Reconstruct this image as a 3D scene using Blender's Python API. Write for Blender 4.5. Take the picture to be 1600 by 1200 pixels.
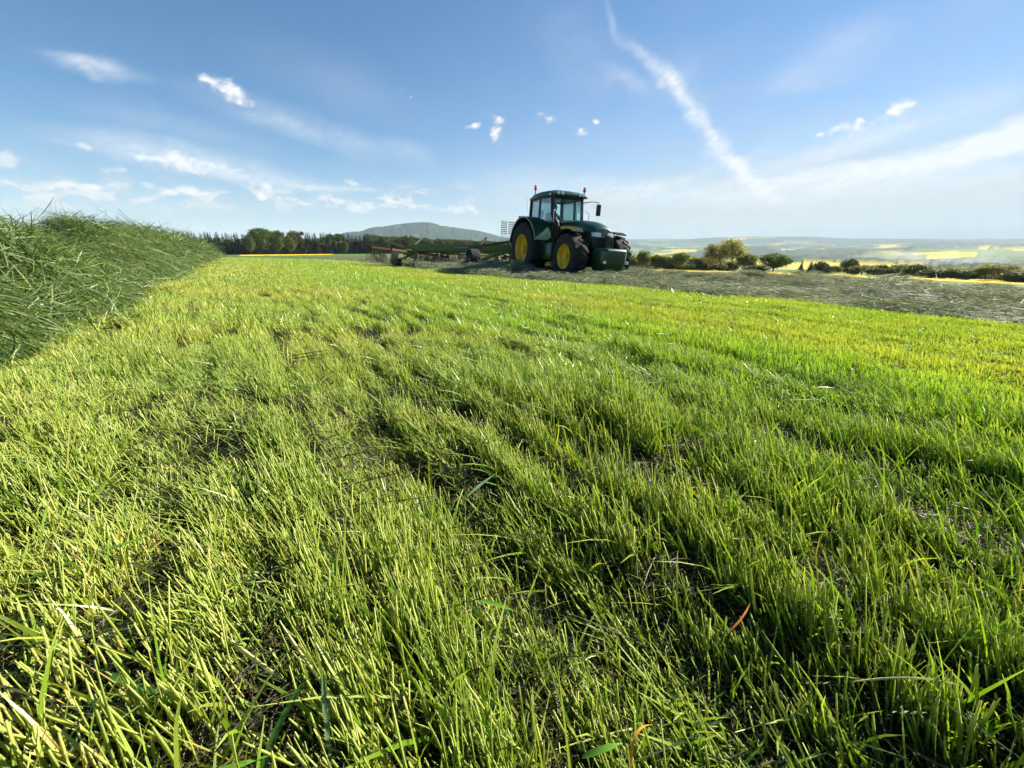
import bpy, bmesh, math, random
import numpy as np
from mathutils import Vector, Matrix, Euler

for o in list(bpy.data.objects): bpy.data.objects.remove(o)
S = bpy.context.scene
COL = S.collection
R = math.radians

# ---------------------------------------------------------------- camera
CAM_H = 0.60
cam = bpy.data.cameras.new('camera'); cam.sensor_width = 36; cam.lens = 610/1600*36
cam.clip_start = 0.02; cam.clip_end = 40000
co = bpy.data.objects.new('camera', cam); COL.objects.link(co)
co.location = (0, 0, CAM_H); co.rotation_euler = (R(90)-math.atan(215/610), 0, 0)
S.camera = co

# ---------------------------------------------------------------- sun, sky
SUN_AZ, SUN_EL = 62, 33
sd = Vector((math.sin(R(SUN_AZ))*math.cos(R(SUN_EL)), math.cos(R(SUN_AZ))*math.cos(R(SUN_EL)), math.sin(R(SUN_EL))))
sl = bpy.data.lights.new('sun', 'SUN'); sl.energy = 5.0; sl.angle = R(0.5); sl.color = (1.0, 0.93, 0.80)
so = bpy.data.objects.new('sun', sl); COL.objects.link(so); so.location = (30, 15, 40)
so.rotation_euler = sd.to_track_quat('Z', 'Y').to_euler()

S.view_settings.view_transform = 'Standard'; S.view_settings.look = 'None'
S.view_settings.exposure = 1.48; S.view_settings.gamma = 1; S.view_settings.use_curve_mapping = False
S.render.engine = 'CYCLES'
S.cycles.max_bounces = 5; S.cycles.diffuse_bounces = 2; S.cycles.glossy_bounces = 2; S.cycles.transparent_max_bounces = 12; S.cycles.volume_bounces = 1
S.cycles.use_adaptive_sampling = True; S.cycles.adaptive_threshold = .03; S.cycles.adaptive_min_samples = 16
S.cycles.caustics_reflective = False; S.cycles.caustics_refractive = False; S.cycles.use_light_tree = False
S.render.resolution_x = 1024; S.render.resolution_y = 768

W = bpy.data.worlds.new('World'); S.world = W; W.use_nodes = True
def build_world():
    nt = W.node_tree; N = nt.nodes; Lk = nt.links
    for n in list(N): N.remove(n)
    out = N.new('ShaderNodeOutputWorld'); bg = N.new('ShaderNodeBackground'); Lk.new(bg.outputs[0], out.inputs[0])
    bg.inputs[1].default_value = 0.054
    sk = N.new('ShaderNodeTexSky'); sk.sky_type = 'NISHITA'; sk.sun_disc = False
    sk.sun_elevation = R(SUN_EL); sk.sun_rotation = R(SUN_AZ)
    sk.air_density = 1.0; sk.dust_density = 0.0; sk.ozone_density = 4.0; sk.altitude = 600
    hs = N.new('ShaderNodeHueSaturation'); hs.inputs['Saturation'].default_value = 1.16; hs.inputs['Hue'].default_value = .496; hs.inputs['Value'].default_value = .92
    Lk.new(sk.outputs[0], hs.inputs['Color']); Lk.new(hs.outputs[0], bg.inputs[0])
    W.cycles.sampling_method = 'MANUAL'; W.cycles.sample_map_resolution = 512
build_world()

# ---------------------------------------------------------------- helpers
def hsh(ix, iy, seed):
    n = (ix.astype(np.int64)*374761393 + iy.astype(np.int64)*668265263 + seed*1442695041) & 0xffffffff
    n = ((n ^ (n >> 13))*1274126177) & 0xffffffff
    n = n ^ (n >> 16)
    return (n & 0xffffff)/float(0xffffff)
def vnoise(x, y, seed=0):
    x = np.asarray(x, float); y = np.asarray(y, float)
    ix = np.floor(x); iy = np.floor(y); fx = x-ix; fy = y-iy
    fx = fx*fx*(3-2*fx); fy = fy*fy*(3-2*fy)
    a = hsh(ix, iy, seed); b = hsh(ix+1, iy, seed); c = hsh(ix, iy+1, seed); d = hsh(ix+1, iy+1, seed)
    return (a*(1-fx)+b*fx)*(1-fy)+(c*(1-fx)+d*fx)*fy
def fbm(x, y, oct=4, seed=0):
    s = 0; a = .5; t = 0
    for k in range(oct):
        s = s+a*vnoise(x*2**k+k*17.3, y*2**k-k*9.1, seed+k); t += a; a *= .5
    return s/t
def sstep(a, b, x):
    t = np.clip((x-a)/(b-a), 0, 1); return t*t*(3-2*t)

def np_mesh(name, V, quads=None, tris=None, col=None, smooth=False):
    me = bpy.data.meshes.new(name)
    V = np.asarray(V, np.float32); q = np.zeros((0, 4), np.int32) if quads is None else np.asarray(quads, np.int32)
    t = np.zeros((0, 3), np.int32) if tris is None else np.asarray(tris, np.int32)
    me.vertices.add(len(V)); me.vertices.foreach_set('co', V.ravel())
    nl = q.size+t.size; me.loops.add(nl); me.loops.foreach_set('vertex_index', np.concatenate([q.ravel(), t.ravel()]))
    me.polygons.add(len(q)+len(t))
    ls = np.concatenate([np.arange(len(q))*4, q.size+np.arange(len(t))*3]).astype(np.int32)
    me.polygons.foreach_set('loop_start', ls)
    if smooth: me.polygons.foreach_set('use_smooth', np.ones(len(q)+len(t), bool))
    if col is not None:
        a = me.color_attributes.new('col', 'FLOAT_COLOR', 'POINT'); c = np.ones((len(V), 4), np.float32); c[:, :3] = col; a.data.foreach_set('color', c.ravel())
    me.update(calc_edges=True); return me

def link(name, me, mat=None, parent=None, col=COL):
    o = bpy.data.objects.new(name, me)
    if mat is not None and me is not None and len(me.materials) == 0: me.materials.append(mat)
    if col is not None: col.objects.link(o)
    if parent is not None: o.parent = parent
    return o
def tag(o, label=None, cat=None, group=None, kind=None):
    if label: o['label'] = label
    if cat: o['category'] = cat
    if group: o['group'] = group
    if kind: o['kind'] = kind
    return o
def empty(name, loc=(0, 0, 0), rz=0):
    o = bpy.data.objects.new(name, None); COL.objects.link(o); o.location = loc; o.rotation_euler = (0, 0, rz); o.empty_display_size = .2; return o

class MB:
    """collects shapes for one mesh"""
    def __init__(s): s.v = []; s.f = []
    def add(s, vs, fs):
        b = len(s.v); s.v += [tuple(p) for p in vs]; s.f += [tuple(i+b for i in f) for f in fs]; return s
    def box(s, x0, x1, y0, y1, z0, z1):
        return s.hexa([(x0,y0,z0),(x1,y0,z0),(x1,y1,z0),(x0,y1,z0)], [(x0,y0,z1),(x1,y0,z1),(x1,y1,z1),(x0,y1,z1)])
    def hexa(s, b, t):
        n = len(b); fs = [tuple(range(n))[::-1], tuple(range(n, 2*n))]
        fs += [(i, (i+1) % n, n+(i+1) % n, n+i) for i in range(n)]
        return s.add(list(b)+list(t), fs)
    def bar(s, a, b, w, h=None, up=(0, 0, 1)):
        h = h or w; a = Vector(a); b = Vector(b); d = (b-a).normalized(); u = Vector(up)
        if abs(d.dot(u)) > .98: u = Vector((1, 0, 0))
        x = d.cross(u).normalized(); z = x.cross(d).normalized()
        c = [(-w/2, -h/2), (w/2, -h/2), (w/2, h/2), (-w/2, h/2)]
        return s.hexa([a+x*i+z*j for i, j in c], [b+x*i+z*j for i, j in c])
    def tube(s, pts, r, n=8, caps=True):
        pts = [Vector(p) for p in pts]; m = len(pts); rr = r if isinstance(r, (list, tuple)) else [r]*m
        vs = []
        for i, p in enumerate(pts):
            d = (pts[min(i+1, m-1)]-pts[max(i-1, 0)]).normalized()
            u = Vector((0, 0, 1)) if abs(d.z) < .9 else Vector((1, 0, 0))
            x = d.cross(u).normalized(); y = x.cross(d)
            vs += [p+(x*math.cos(2*math.pi*k/n)+y*math.sin(2*math.pi*k/n))*rr[i] for k in range(n)]
        fs = [(i*n+k, i*n+(k+1) % n, (i+1)*n+(k+1) % n, (i+1)*n+k) for i in range(m-1) for k in range(n)]
        if caps: fs += [tuple(range(n))[::-1], tuple((m-1)*n+k for k in range(n))]
        return s.add(vs, fs)
    def lathe_y(s, prof, c=(0, 0, 0), n=32, closed=False):
        """prof: (radius, y) pairs turned round the y axis"""
        m = len(prof); vs = []
        for r, y in prof:
            vs += [(c[0]+r*math.cos(2*math.pi*k/n), c[1]+y, c[2]+r*math.sin(2*math.pi*k/n)) for k in range(n)]
        mm = m if closed else m-1
        return s.add(vs, [(i*n+k, i*n+(k+1) % n, ((i+1) % m)*n+(k+1) % n, ((i+1) % m)*n+k) for i in range(mm) for k in range(n)])
    def ext_y(s, poly, y0, y1):
        """poly of (x, z) points pulled from y0 to y1"""
        return s.hexa([(x, y0, z) for x, z in poly], [(x, y1, z) for x, z in poly])
    def mesh(s, name, bevel=0, smooth=None, seg=2):
        me = bpy.data.meshes.new(name); bm = bmesh.new()
        vs = [bm.verts.new(p) for p in s.v]
        for f in s.f:
            try: bm.faces.new([vs[i] for i in f])
            except ValueError: pass
        bmesh.ops.recalc_face_normals(bm, faces=bm.faces)
        if bevel:
            es = [e for e in bm.edges if len(e.link_faces) == 2 and e.calc_face_angle(0) > R(25)]
            bmesh.ops.bevel(bm, geom=es, offset=bevel, segments=seg, affect='EDGES', profile=.5, clamp_overlap=True)
        if smooth is not None:
            for f in bm.faces: f.smooth = True
            for e in bm.edges:
                if len(e.link_faces) == 2 and e.calc_face_angle(0) > R(smooth): e.smooth = False
        bm.to_mesh(me); bm.free(); return me
    def build(s, name, mat, parent=None, bevel=0, smooth=None, seg=2):
        return link(name, s.mesh(name, bevel, smooth, seg), mat, parent)

# ---------------------------------------------------------------- materials
def nodes(name):
    m = bpy.data.materials.new(name); m.use_nodes = True; nt = m.node_tree
    for n in list(nt.nodes): nt.nodes.remove(n)
    o = nt.nodes.new('ShaderNodeOutputMaterial')
    return m, nt, nt.nodes, nt.links, o
def simple(name, c, rough=.5, metal=0, spec=.5, var=.25, vscale=6, coat=0, bump=0, bscale=40, dirt=None):
    """plain surface with noise in colour and roughness, dust optional"""
    m, nt, N, L, o = nodes(name); p = N.new('ShaderNodeBsdfPrincipled'); L.new(p.outputs[0], o.inputs[0])
    tc = N.new('ShaderNodeTexCoord'); nz = N.new('ShaderNodeTexNoise'); nz.inputs['Scale'].default_value = vscale; nz.inputs['Detail'].default_value = 6
    L.new(tc.outputs['Object'], nz.inputs['Vector'])
    mx = N.new('ShaderNodeMix'); mx.data_type = 'RGBA'; L.new(nz.outputs[0], mx.inputs[0])
    mx.inputs[6].default_value = tuple(x*(1-var) for x in c)+(1,); mx.inputs[7].default_value = tuple(min(1, x*(1+var)) for x in c)+(1,)
    outc = mx.outputs[2]
    if dirt:
        n2 = N.new('ShaderNodeTexNoise'); n2.inputs['Scale'].default_value = dirt[2]; n2.inputs['Detail'].default_value = 8; L.new(tc.outputs['Object'], n2.inputs['Vector'])
        mr = N.new('ShaderNodeMapRange'); mr.inputs[1].default_value = .45; mr.inputs[2].default_value = .75; mr.inputs[4].default_value = dirt[1]; L.new(n2.outputs[0], mr.inputs[0])
        m2 = N.new('ShaderNodeMix'); m2.data_type = 'RGBA'; L.new(mr.outputs[0], m2.inputs[0]); L.new(outc, m2.inputs[6]); m2.inputs[7].default_value = tuple(dirt[0])+(1,); outc = m2.outputs[2]
    L.new(outc, p.inputs['Base Color'])
    rr = N.new('ShaderNodeMapRange'); rr.inputs[3].default_value = max(0, rough-.1); rr.inputs[4].default_value = min(1, rough+.12); L.new(nz.outputs[0], rr.inputs[0]); L.new(rr.outputs[0], p.inputs['Roughness'])
    p.inputs['Metallic'].default_value = metal; p.inputs['Specular IOR Level'].default_value = spec; p.inputs['Coat Weight'].default_value = coat
    if bump:
        nb = N.new('ShaderNodeTexNoise'); nb.inputs['Scale'].default_value = bscale; L.new(tc.outputs['Object'], nb.inputs['Vector'])
        b = N.new('ShaderNodeBump'); b.inputs['Strength'].default_value = bump; b.inputs['Distance'].default_value = .02; L.new(nb.outputs[0], b.inputs['Height']); L.new(b.outputs[0], p.inputs['Normal'])
    return m
def foliage(name, ramp, trans=.4, rough=.45, spec=.3, tint=(1.25, 1.15, .6), attr=True, patch=None, tcol=None):
    """leaf and stem surface; ramp over the per-blade random value, lit through from behind"""
    m, nt, N, L, o = nodes(name)
    at = N.new('ShaderNodeAttribute'); at.attribute_name = 'col'; sp = N.new('ShaderNodeSeparateColor'); L.new(at.outputs['Color'], sp.inputs[0])
    cr = N.new('ShaderNodeValToRGB'); e = cr.color_ramp.elements
    while len(e) < len(ramp): e.new(.5)
    for i, (p_, c) in enumerate(ramp): e[i].position = p_; e[i].color = tuple(c)+(1,)
    L.new(sp.outputs[0], cr.inputs[0]); c = cr.outputs[0]
    ge = N.new('ShaderNodeNewGeometry')
    if patch: c = patch(N, L, ge.outputs['Position'], c, sp)
    p = N.new('ShaderNodeBsdfPrincipled'); L.new(c, p.inputs['Base Color']); p.inputs['Roughness'].default_value = rough; p.inputs['Specular IOR Level'].default_value = spec
    t = N.new('ShaderNodeBsdfTranslucent'); mu = N.new('ShaderNodeMix'); mu.data_type = 'RGBA'; mu.blend_type = 'MULTIPLY'; mu.inputs[0].default_value = 1
    L.new(c, mu.inputs[6]); mu.inputs[7].default_value = tuple(tint)+(1,); L.new(mu.outputs[2], t.inputs[0])
    mx = N.new('ShaderNodeMixShader'); mx.inputs[0].default_value = trans; L.new(p.outputs[0], mx.inputs[1]); L.new(t.outputs[0], mx.inputs[2]); L.new(mx.outputs[0], o.inputs[0])
    return m
def tonoise(N, L, pos, scale, detail=4, sxyz=None):
    if sxyz:
        mp = N.new('ShaderNodeMapping'); mp.inputs['Scale'].default_value = sxyz[0]; mp.inputs['Rotation'].default_value = (0, 0, sxyz[1]); L.new(pos, mp.inputs[0]); pos = mp.outputs[0]
    n = N.new('ShaderNodeTexNoise'); n.inputs['Scale'].default_value = scale; n.inputs['Detail'].default_value = detail; L.new(pos, n.inputs['Vector']); return n.outputs[0]
def maprange(N, L, v, a, b, c=0, d=1):
    m = N.new('ShaderNodeMapRange'); m.inputs[1].default_value = a; m.inputs[2].default_value = b; m.inputs[3].default_value = c; m.inputs[4].default_value = d; L.new(v, m.inputs[0]); return m.outputs[0]
def cmix(N, L, f, a, b, mode='MIX'):
    m = N.new('ShaderNodeMix'); m.data_type = 'RGBA'; m.blend_type = mode
    for v, k in ((f, 0), (a, 6), (b, 7)):
        if isinstance(v, tuple): m.inputs[k].default_value = v if len(v) == 4 else v+(1,)
        elif isinstance(v, (int, float)): m.inputs[k].default_value = v
        else: L.new(v, m.inputs[k])
    return m.outputs[2]

# ---------------------------------------------------------------- ground and terrain
GX, GY = .038, .025
KR = np.array([26,45,70,110,150,220,300,450,650,900,1200,1600,2200,3000,4000,5200,6500,8000,9000,10000,12000], float)
ZR = np.array([0,-2.95,-4.3,-5.25,-6.55,-13,-22,-38,-52,-60,-59,-52,-44,-40,-33,-22,0,40,30,-20,-60], float)
ZL = np.array([0,-.75,-1.15,-1.45,-1.95,-2.85,-4.2,-7,-12,-18,-22,-15,-8,0,10,15,25,30,10,-20,-60], float)
EDGE = np.array([(14,-8),(8.6,.4),(6.05,4.58),(5.3,6.2),(4.1,8.1),(2.6,9.6),(.6,10.8),(-1.2,12.6),(-4.0,16.3),(-7.5,21.5),(-24,46)], float)
def edge_dist(x, y):
    """signed metres to the border of the unraked swath, positive on the far side"""
    x = np.asarray(x, float); y = np.asarray(y, float); best = np.full(x.shape, 1e9); sg = np.ones(x.shape)
    for (ax, ay), (bx, by) in zip(EDGE[:-1], EDGE[1:]):
        dx, dy = bx-ax, by-ay; L2 = dx*dx+dy*dy
        t = np.clip(((x-ax)*dx+(y-ay)*dy)/L2, 0, 1); d = np.hypot(x-ax-t*dx, y-ay-t*dy)
        s = np.where(dx*(y-ay)-dy*(x-ax) < 0, 1, -1)
        m = d < best; best = np.where(m, d, best); sg = np.where(m, s, sg)
    return best*sg
DX, DY = -.559, .829                       # direction of the windrow
def q_of(x, y): return x*DY-y*DX           # metres to the right of the camera's own row
def s_of(x, y): return x*DX+y*DY
def ground_macro(x, y):
    x = np.asarray(x, float); y = np.asarray(y, float)
    r = np.hypot(x, y); az = np.degrees(np.arctan2(x, y))
    pl = -GX*x-GY*y
    p26 = pl*26/np.maximum(r, 1e-6)
    w = sstep(-6, 15, az)*(1-sstep(75, 110, az))
    far = 0
    for k in (.86, .93, 1, 1.07, 1.15):
        lr = np.log(np.clip(r*k, 26, 11900))
        zr = np.interp(lr, np.log(KR), ZR); zl = np.interp(lr, np.log(KR), ZL)
        fade = 1-sstep(26, 60, r*k)
        far = far+(zr*w+zl*(1-w)+p26*fade)/5
    t = sstep(16, 34, r)
    z = pl*(1-t)+far*t
    # far relief: the wooded hill on the left, rolling ridges on the right
    hz = 148*np.exp(-((az+12.0)/11.5)**2)+22*fbm(az*.55, az*0, 3, 5)-10
    z = z+hz*np.exp(-((r-3300)/620)**2)*sstep(900, 2400, r)*(1-sstep(2, 10, az))*sstep(-48, -30, az)
    top = np.interp(az, [-60, 0, 8, 16, 24, 30, 36, 42, 52, 70], [60, 70, 80, 60, 85, 118, 85, 60, 10, 0])
    z = z+top*np.exp(-((r-7800)/1300)**2)
    z = z+w*(fbm(x/620, y/620, 4, 21)-.5)*74*sstep(1300, 2600, r)
    z = z+w*36*np.sin(r/330+az*.11)*sstep(1500, 2600, r)*(1-sstep(6500, 8000, r))*.6
    return z
def micro(x, y):
    m = (fbm(x*2.6, y*2.6, 3, 3)-.5)*.115+(fbm(x*.45, y*.45, 2, 9)-.5)*.16
    q = q_of(x, y); s = s_of(x, y)
    m = m*.6+(fbm(q*3.4, s*.9, 3, 6)-.5)*.13+.012*np.sin(q*2*math.pi/.62+fbm(x*.6, y*.6, 2, 4)*5)
    m = m-.07*np.exp(-((q-.35-.12*np.sin(s_of(x, y)*.5))/.22)**2)-.05*np.exp(-((q-2.5)/.3)**2)
    r = np.hypot(x, y); return m*(1-.68*sstep(1.6, 3.2, r))*(1-sstep(30, 60, r))
def ground(x, y):
    return ground_macro(x, y)+micro(np.asarray(x, float), np.asarray(y, float))

def landcover(x, y, r, az):
    n = len(x); c = np.zeros((n, 3)); h = np.zeros(n)
    green = np.array([.085, .15, .03]); pale = np.array([.17, .20, .075]); rape = np.array([.62, .44, .012]); wood = np.array([.028, .048, .024]); soil = np.array([.014, .017, .006])  # soil darkened: black shadow between the stems is put into its colour
    mown = np.array([.135, .185, .035])
    c[:] = green
    f1 = vnoise(az/2.3+r/2000, np.log(r+1)*9.0, 31); f2 = fbm(x/260, y/260, 3, 41)
    # patchwork fields
    cell = hsh(np.floor(az/3.1+np.floor(np.log(r+1)*13)*.37), np.floor(np.log(r+1)*13), 77)
    far = r > 1250
    c[far & (cell > .38)] = np.array([.12, .19, .055]); c[far & (cell > .62)] = pale; c[far & (cell > .74)] = rape*np.array([.9, .95, 1.6])
    wm = far & (fbm(x/430+3, y/430, 3, 51) > .56)
    # the wooded hill, and bands of wood along the ridges
    hill = (np.abs(r-3250) < 900) & (az > -36) & (az < 3)
    wm |= hill & (fbm(x/200, y/200, 3, 61) > .30)
    wm |= (az > 6) & (r > 6200) & (fbm(x/500, y/300, 3, 71) > .42)
    wm |= (az > 6) & (np.abs(r-(2950+260*np.sin(az*.3))) < 190) & (cell > .25)
    wm |= (az > 6) & (np.abs(r-(4300+200*np.sin(az*.23+1))) < 330) & (f2 > .38)
    # broad rape and grain fields on the slope across the valley
    y1 = (az > 27) & (az < 45.5) & (np.abs(r-(1500+9*(az-36))) < 175); y2 = (az > 24) & (az < 43) & (np.abs(r-2180) < 190) & (f2 > .36)
    y3 = (az > 20) & (az < 33) & (np.abs(r-1830) < 90); y4 = (az > 33) & (az < 44) & (np.abs(r-3500) < 150); y5 = (az > 17) & (az < 24) & (np.abs(r-2500) < 130)
    for m in (y1, y2, y3, y4, y5): c[m] = rape*np.array([.85, .95, 2.6]); wm &= ~m
    wm |= (az > 29) & (az < 47) & (np.abs(r-1820) < 105) & (f2 > .40)
    c[wm] = wood; h[wm] = 13
    h = h*(.75+.6*hsh(np.floor(x/16), np.floor(y/16), 5))
    # near fields
    yl = (az > -33.5+np.clip(150-r, 0, 99)*.0) & (az < -23.5) & (r > 118+14*vnoise(az*1.3, az*0, 44)+2.6*np.maximum(0, az+29)**1.2) & (r < 232)
    c[yl] = rape
    yr = (az > 15) & (az < 68) & (r > 108) & (r < 152); c[yr] = rape
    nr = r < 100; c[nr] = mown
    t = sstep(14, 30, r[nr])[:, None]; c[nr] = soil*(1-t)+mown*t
    sw = nr & (edge_dist(x, y) > .1) & (r < 90); c[sw] = np.array([.10, .12, .06])
    return c, h

def mat_ground():
    m, nt, N, L, o = nodes('ground'); p = N.new('ShaderNodeBsdfPrincipled'); L.new(p.outputs[0], o.inputs[0]); p.inputs['Roughness'].default_value = .9; p.inputs['Specular IOR Level'].default_value = .1
    at = N.new('ShaderNodeAttribute'); at.attribute_name = 'col'; ge = N.new('ShaderNodeNewGeometry')
    n1 = tonoise(N, L, ge.outputs['Position'], 9, 8); n2 = tonoise(N, L, ge.outputs['Position'], .02, 6)
    f = maprange(N, L, n1, .3, .75, .55, 1.5); g = maprange(N, L, n2, .3, .7, .75, 1.25)
    mm = N.new('ShaderNodeMath'); mm.operation = 'MULTIPLY'; L.new(f, mm.inputs[0]); L.new(g, mm.inputs[1])
    vm = N.new('ShaderNodeVectorMath'); vm.operation = 'SCALE'; L.new(at.outputs['Color'], vm.inputs[0]); L.new(mm.outputs[0], vm.inputs['Scale']); L.new(vm.outputs[0], p.inputs['Base Color'])
    b = N.new('ShaderNodeBump'); b.inputs['Strength'].default_value = .6; b.inputs['Distance'].default_value = .02
    L.new(tonoise(N, L, ge.outputs['Position'], 45, 6), b.inputs['Height']); L.new(b.outputs[0], p.inputs['Normal'])
    return m
def build_ground():
    azs = np.radians(np.concatenate([np.arange(-74, 74.01, .2), np.arange(77, 286, 3.)])); na = len(azs)
    rs = np.concatenate([np.geomspace(.04, 900, 200), np.geomspace(913, 10000, 165)]); nr = len(rs)
    A, Rr = np.meshgrid(azs, rs); x = (np.sin(A)*Rr).ravel(); y = (np.cos(A)*Rr).ravel()
    azd = np.degrees(np.arctan2(x, y)); r = Rr.ravel()
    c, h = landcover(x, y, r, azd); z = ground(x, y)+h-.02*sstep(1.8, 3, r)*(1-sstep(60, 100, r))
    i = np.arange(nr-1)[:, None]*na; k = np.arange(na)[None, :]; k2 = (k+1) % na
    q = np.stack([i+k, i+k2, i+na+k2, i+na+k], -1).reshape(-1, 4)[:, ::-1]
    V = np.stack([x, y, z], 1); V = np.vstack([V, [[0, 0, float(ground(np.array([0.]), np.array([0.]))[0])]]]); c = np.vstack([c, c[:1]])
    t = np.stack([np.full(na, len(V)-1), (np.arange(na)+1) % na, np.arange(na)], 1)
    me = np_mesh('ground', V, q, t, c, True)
    tag(link('ground', me, mat_ground()), kind='structure')
build_ground()

def build_haze():
    mb = MB().box(-10600, 10600, -10600, 10600, -190, 330); m, nt, N, L, o = nodes('haze')
    v = N.new('ShaderNodeVolumePrincipled'); v.inputs['Color'].default_value = (.54, .68, .86, 1); v.inputs['Density'].default_value = 1.05e-4; v.inputs['Anisotropy'].default_value = .0
    L.new(v.outputs[0], o.inputs['Volume'])
    tag(mb.build('haze', m), 'pale blue haze lying over the far hills and valley', 'haze', kind='stuff')
build_haze()

# ---------------------------------------------------------------- clouds on the sky dome, all beyond the haze
def cloud_cover(az, el):
    """opacity and brightness of cloud for arrays of azimuth and elevation in degrees"""
    def total(a, e, L):
        acc = np.zeros(a.shape)
        for (ca, ce, w, h, rot, st) in L:
            m = (np.abs(a-ca) < w+h+1) ; da = a[m]-ca; de = e[m]-ce; c, s = math.cos(R(rot)), math.sin(R(rot))
            d = np.hypot((da*c+de*s)/w, (-da*s+de*c)/h); acc[m] += st*(1-sstep(0, 1, d))
        return acc
    wa = az+(fbm(az*.55, el*.75, 4, 101)-.5)*2.4; we = el+(fbm(az*.55+40, el*.75, 4, 102)-.5)*1.5
    cum = total(wa, we, [(-31.4,14.9,3.4,1.5,-14,1.0),(-33.4,15.5,1.6,1.0,0,.8),(-4.8,13.9,1.6,1.0,0,1.1),(-1.7,13.2,1.5,1.3,40,1.05),
        (-1.9,14.6,1.5,.7,0,.9),(4.3,14.8,2.0,.95,-10,.95),(8.6,13.4,1.3,.9,0,.95),(10.4,14.7,2.2,.6,-20,.85),
        (36.7,11.3,2.1,1.0,0,1.1),(39.9,12.0,2.6,1.1,15,.95),(34.8,11.1,1.0,.6,0,.9),(-13.5,17.2,.6,.4,0,.7),(-12.6,16.6,.4,.3,0,.6),(-20.3,7.6,2.0,.6,-8,.9),(-17,8.0,.9,.5,0,.8),
        (-49.6,7.1,3.2,1.1,-8,1.0),(-49.5,5.2,3.0,.8,-8,.95),(-45.6,5.2,2.6,.8,-8,1.0),(-42.4,5.5,2.0,.8,-15,.85),
        (-39.8,5.6,2.6,.75,-10,1.0),(-36,5.7,3.0,.75,-5,.95),(-29.3,5.9,2.7,1.0,-22,1.1),(-27.0,5.1,2.4,.7,-8,.95),
        (-24,5.3,3.0,1.1,8,1.1),(-20,5.0,3.6,1.0,-6,1.1),(-16.5,5.3,3.2,1.0,10,1.1),(-13,4.9,3.6,1.0,-8,1.15),(-9.4,4.8,3.6,.9,-6,1.15),(-5.5,4.4,2.8,.7,-6,1.0),
        (-44.3,8.9,3.0,.7,0,.6),(-40,8.3,3.4,.8,-4,.8),(-37,8.2,2.4,.9,6,.9),(-35.4,7.3,2.0,.9,-10,.9),(-33.6,8.0,3.8,.6,-8,.7),(-42.3,7.0,1.1,.6,0,.75),(-38.6,6.9,2.0,.6,0,.75),
        (-58,6,4,1.2,0,1),(-70,9,5,1.6,0,1),(75,12,5,1.5,0,.9),(-110,10,6,2,0,1),(-140,7,7,1.5,0,1),(120,9,6,1.6,0,1),(150,14,5,1.5,0,1),(175,7,7,1.2,0,1)])
    n1 = fbm(az*1.15, el*1.7, 5, 111)
    c = cum+(n1-.5)*1.7*np.clip(cum*4, 0, 1)
    cm = sstep(.16, 1.10, c)*np.clip(cum*4, 0, 1)*.86
    # broken low field of small cloud towards the left horizon
    cm = cm*(1-.30*sstep(9.5, 7.5, el)); bf = sstep(.46, .64, fbm(az*.5+3, el*1.5, 5, 141))*np.exp(-((el-5.2-.04*(az+30))/1.5)**2)*sstep(-2, -9, az)*sstep(-110, -60, az)*.72; cm = 1-(1-cm)*(1-bf)
    wx = az+(fbm(az*.13, el*.2, 2, 121)-.5)*4.0; wy = el+(fbm(az*.13+9, el*.2, 2, 122)-.5)*1.6
    wx += (fbm(az*.7, el*1.0, 5, 123)-.5)*1.5; wy += (fbm(az*.7+5, el*1.0, 5, 124)-.5)*.8
    cir = total(wx, wy, [(-41.4,14.8,5.6,1.3,-1,.62),(-43,15,3.5,.9,0,.2),(-24,12.5,15,2.3,-11,.34),(-12.5,10.9,5.0,2.0,-18,.24),(-37,8.6,12,1.7,-3,.50),(-30,7.3,14,1.4,-5,.42),(-20,17,14,4,-8,.10),(-36,11,12,2.5,-6,.14),
        (11.6,23.0,3.4,.8,-44,.30),(15.0,20.4,3.4,.9,-42,.40),(18.2,17.2,4.6,1.5,-45,.75),(21.6,13.8,3.8,1.5,-50,.85),(23.6,11.4,2.8,2.0,-62,.6),(26.0,8.9,4.8,1.6,-42,.9),(29.6,6.3,4.0,1.1,-33,.50),
        (13.5,18.4,5.5,1.3,-35,.22),(19.5,17.8,4,3,-40,.14),(7,21,9,5,-30,.10),(33.2,17.6,6.5,3.6,10,.22),(31,16,3.2,1.4,0,.14),(44,20,9,3,5,.10),
        (50,9.4,11,2.1,14,1.25),(43,7.4,10,1.7,10,.9),(34,7.2,10,1.3,2,.65),(57,12,11,3.0,14,.7),(41,11,10,2.8,12,.30),(26,9.4,10,1.2,20,.22),
        (14,7.2,12,1.8,0,.40),(24,5.8,18,2.2,0,.55),(42,5.6,20,2.6,2,.65),(33,9.0,12,2.2,8,.35),(0,8.0,12,2.6,0,.2),(5,6.0,14,2.0,0,.22),(76,9,14,3,10,.7),(95,14,12,3,8,.5),(-75,12,14,2.5,-5,.4),(-120,14,16,3,4,.4),(140,9,16,3,-4,.5),(-165,15,15,3,5,.4)])
    st = fbm(az*.16+el*.12, el*.95-az*.10, 5, 131)
    fine = fbm(az*1.1+el*.9, el*2.6-az*1.7, 4, 132)
    ci = np.clip(cir*np.clip(.30+.9*st+.65*(fine-.35), 0, 1.5), 0, .95)
    right = sstep(-30, 32, az)*sstep(125, 75, az)
    veil = .32*sstep(13, 0, el)+right*(.42*sstep(26, 2, el)+.36*sstep(10, 1, el)+.10*sstep(33, 22, el))
    veil = np.clip(veil*(.55+.9*st), 0, .85)
    both = 1-(1-ci)*(1-veil); a = 1-(1-both)*(1-cm); a *= 1-sstep(27, 33, el)
    bright = (.62*veil*(1-ci)+.94*ci)/np.maximum(both, 1e-4); bright = bright*(1-cm)+cm*(.86+.16*sstep(.35, .8, n1+.25*cum))
    return np.clip(a, 0, .96), bright, cm
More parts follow.
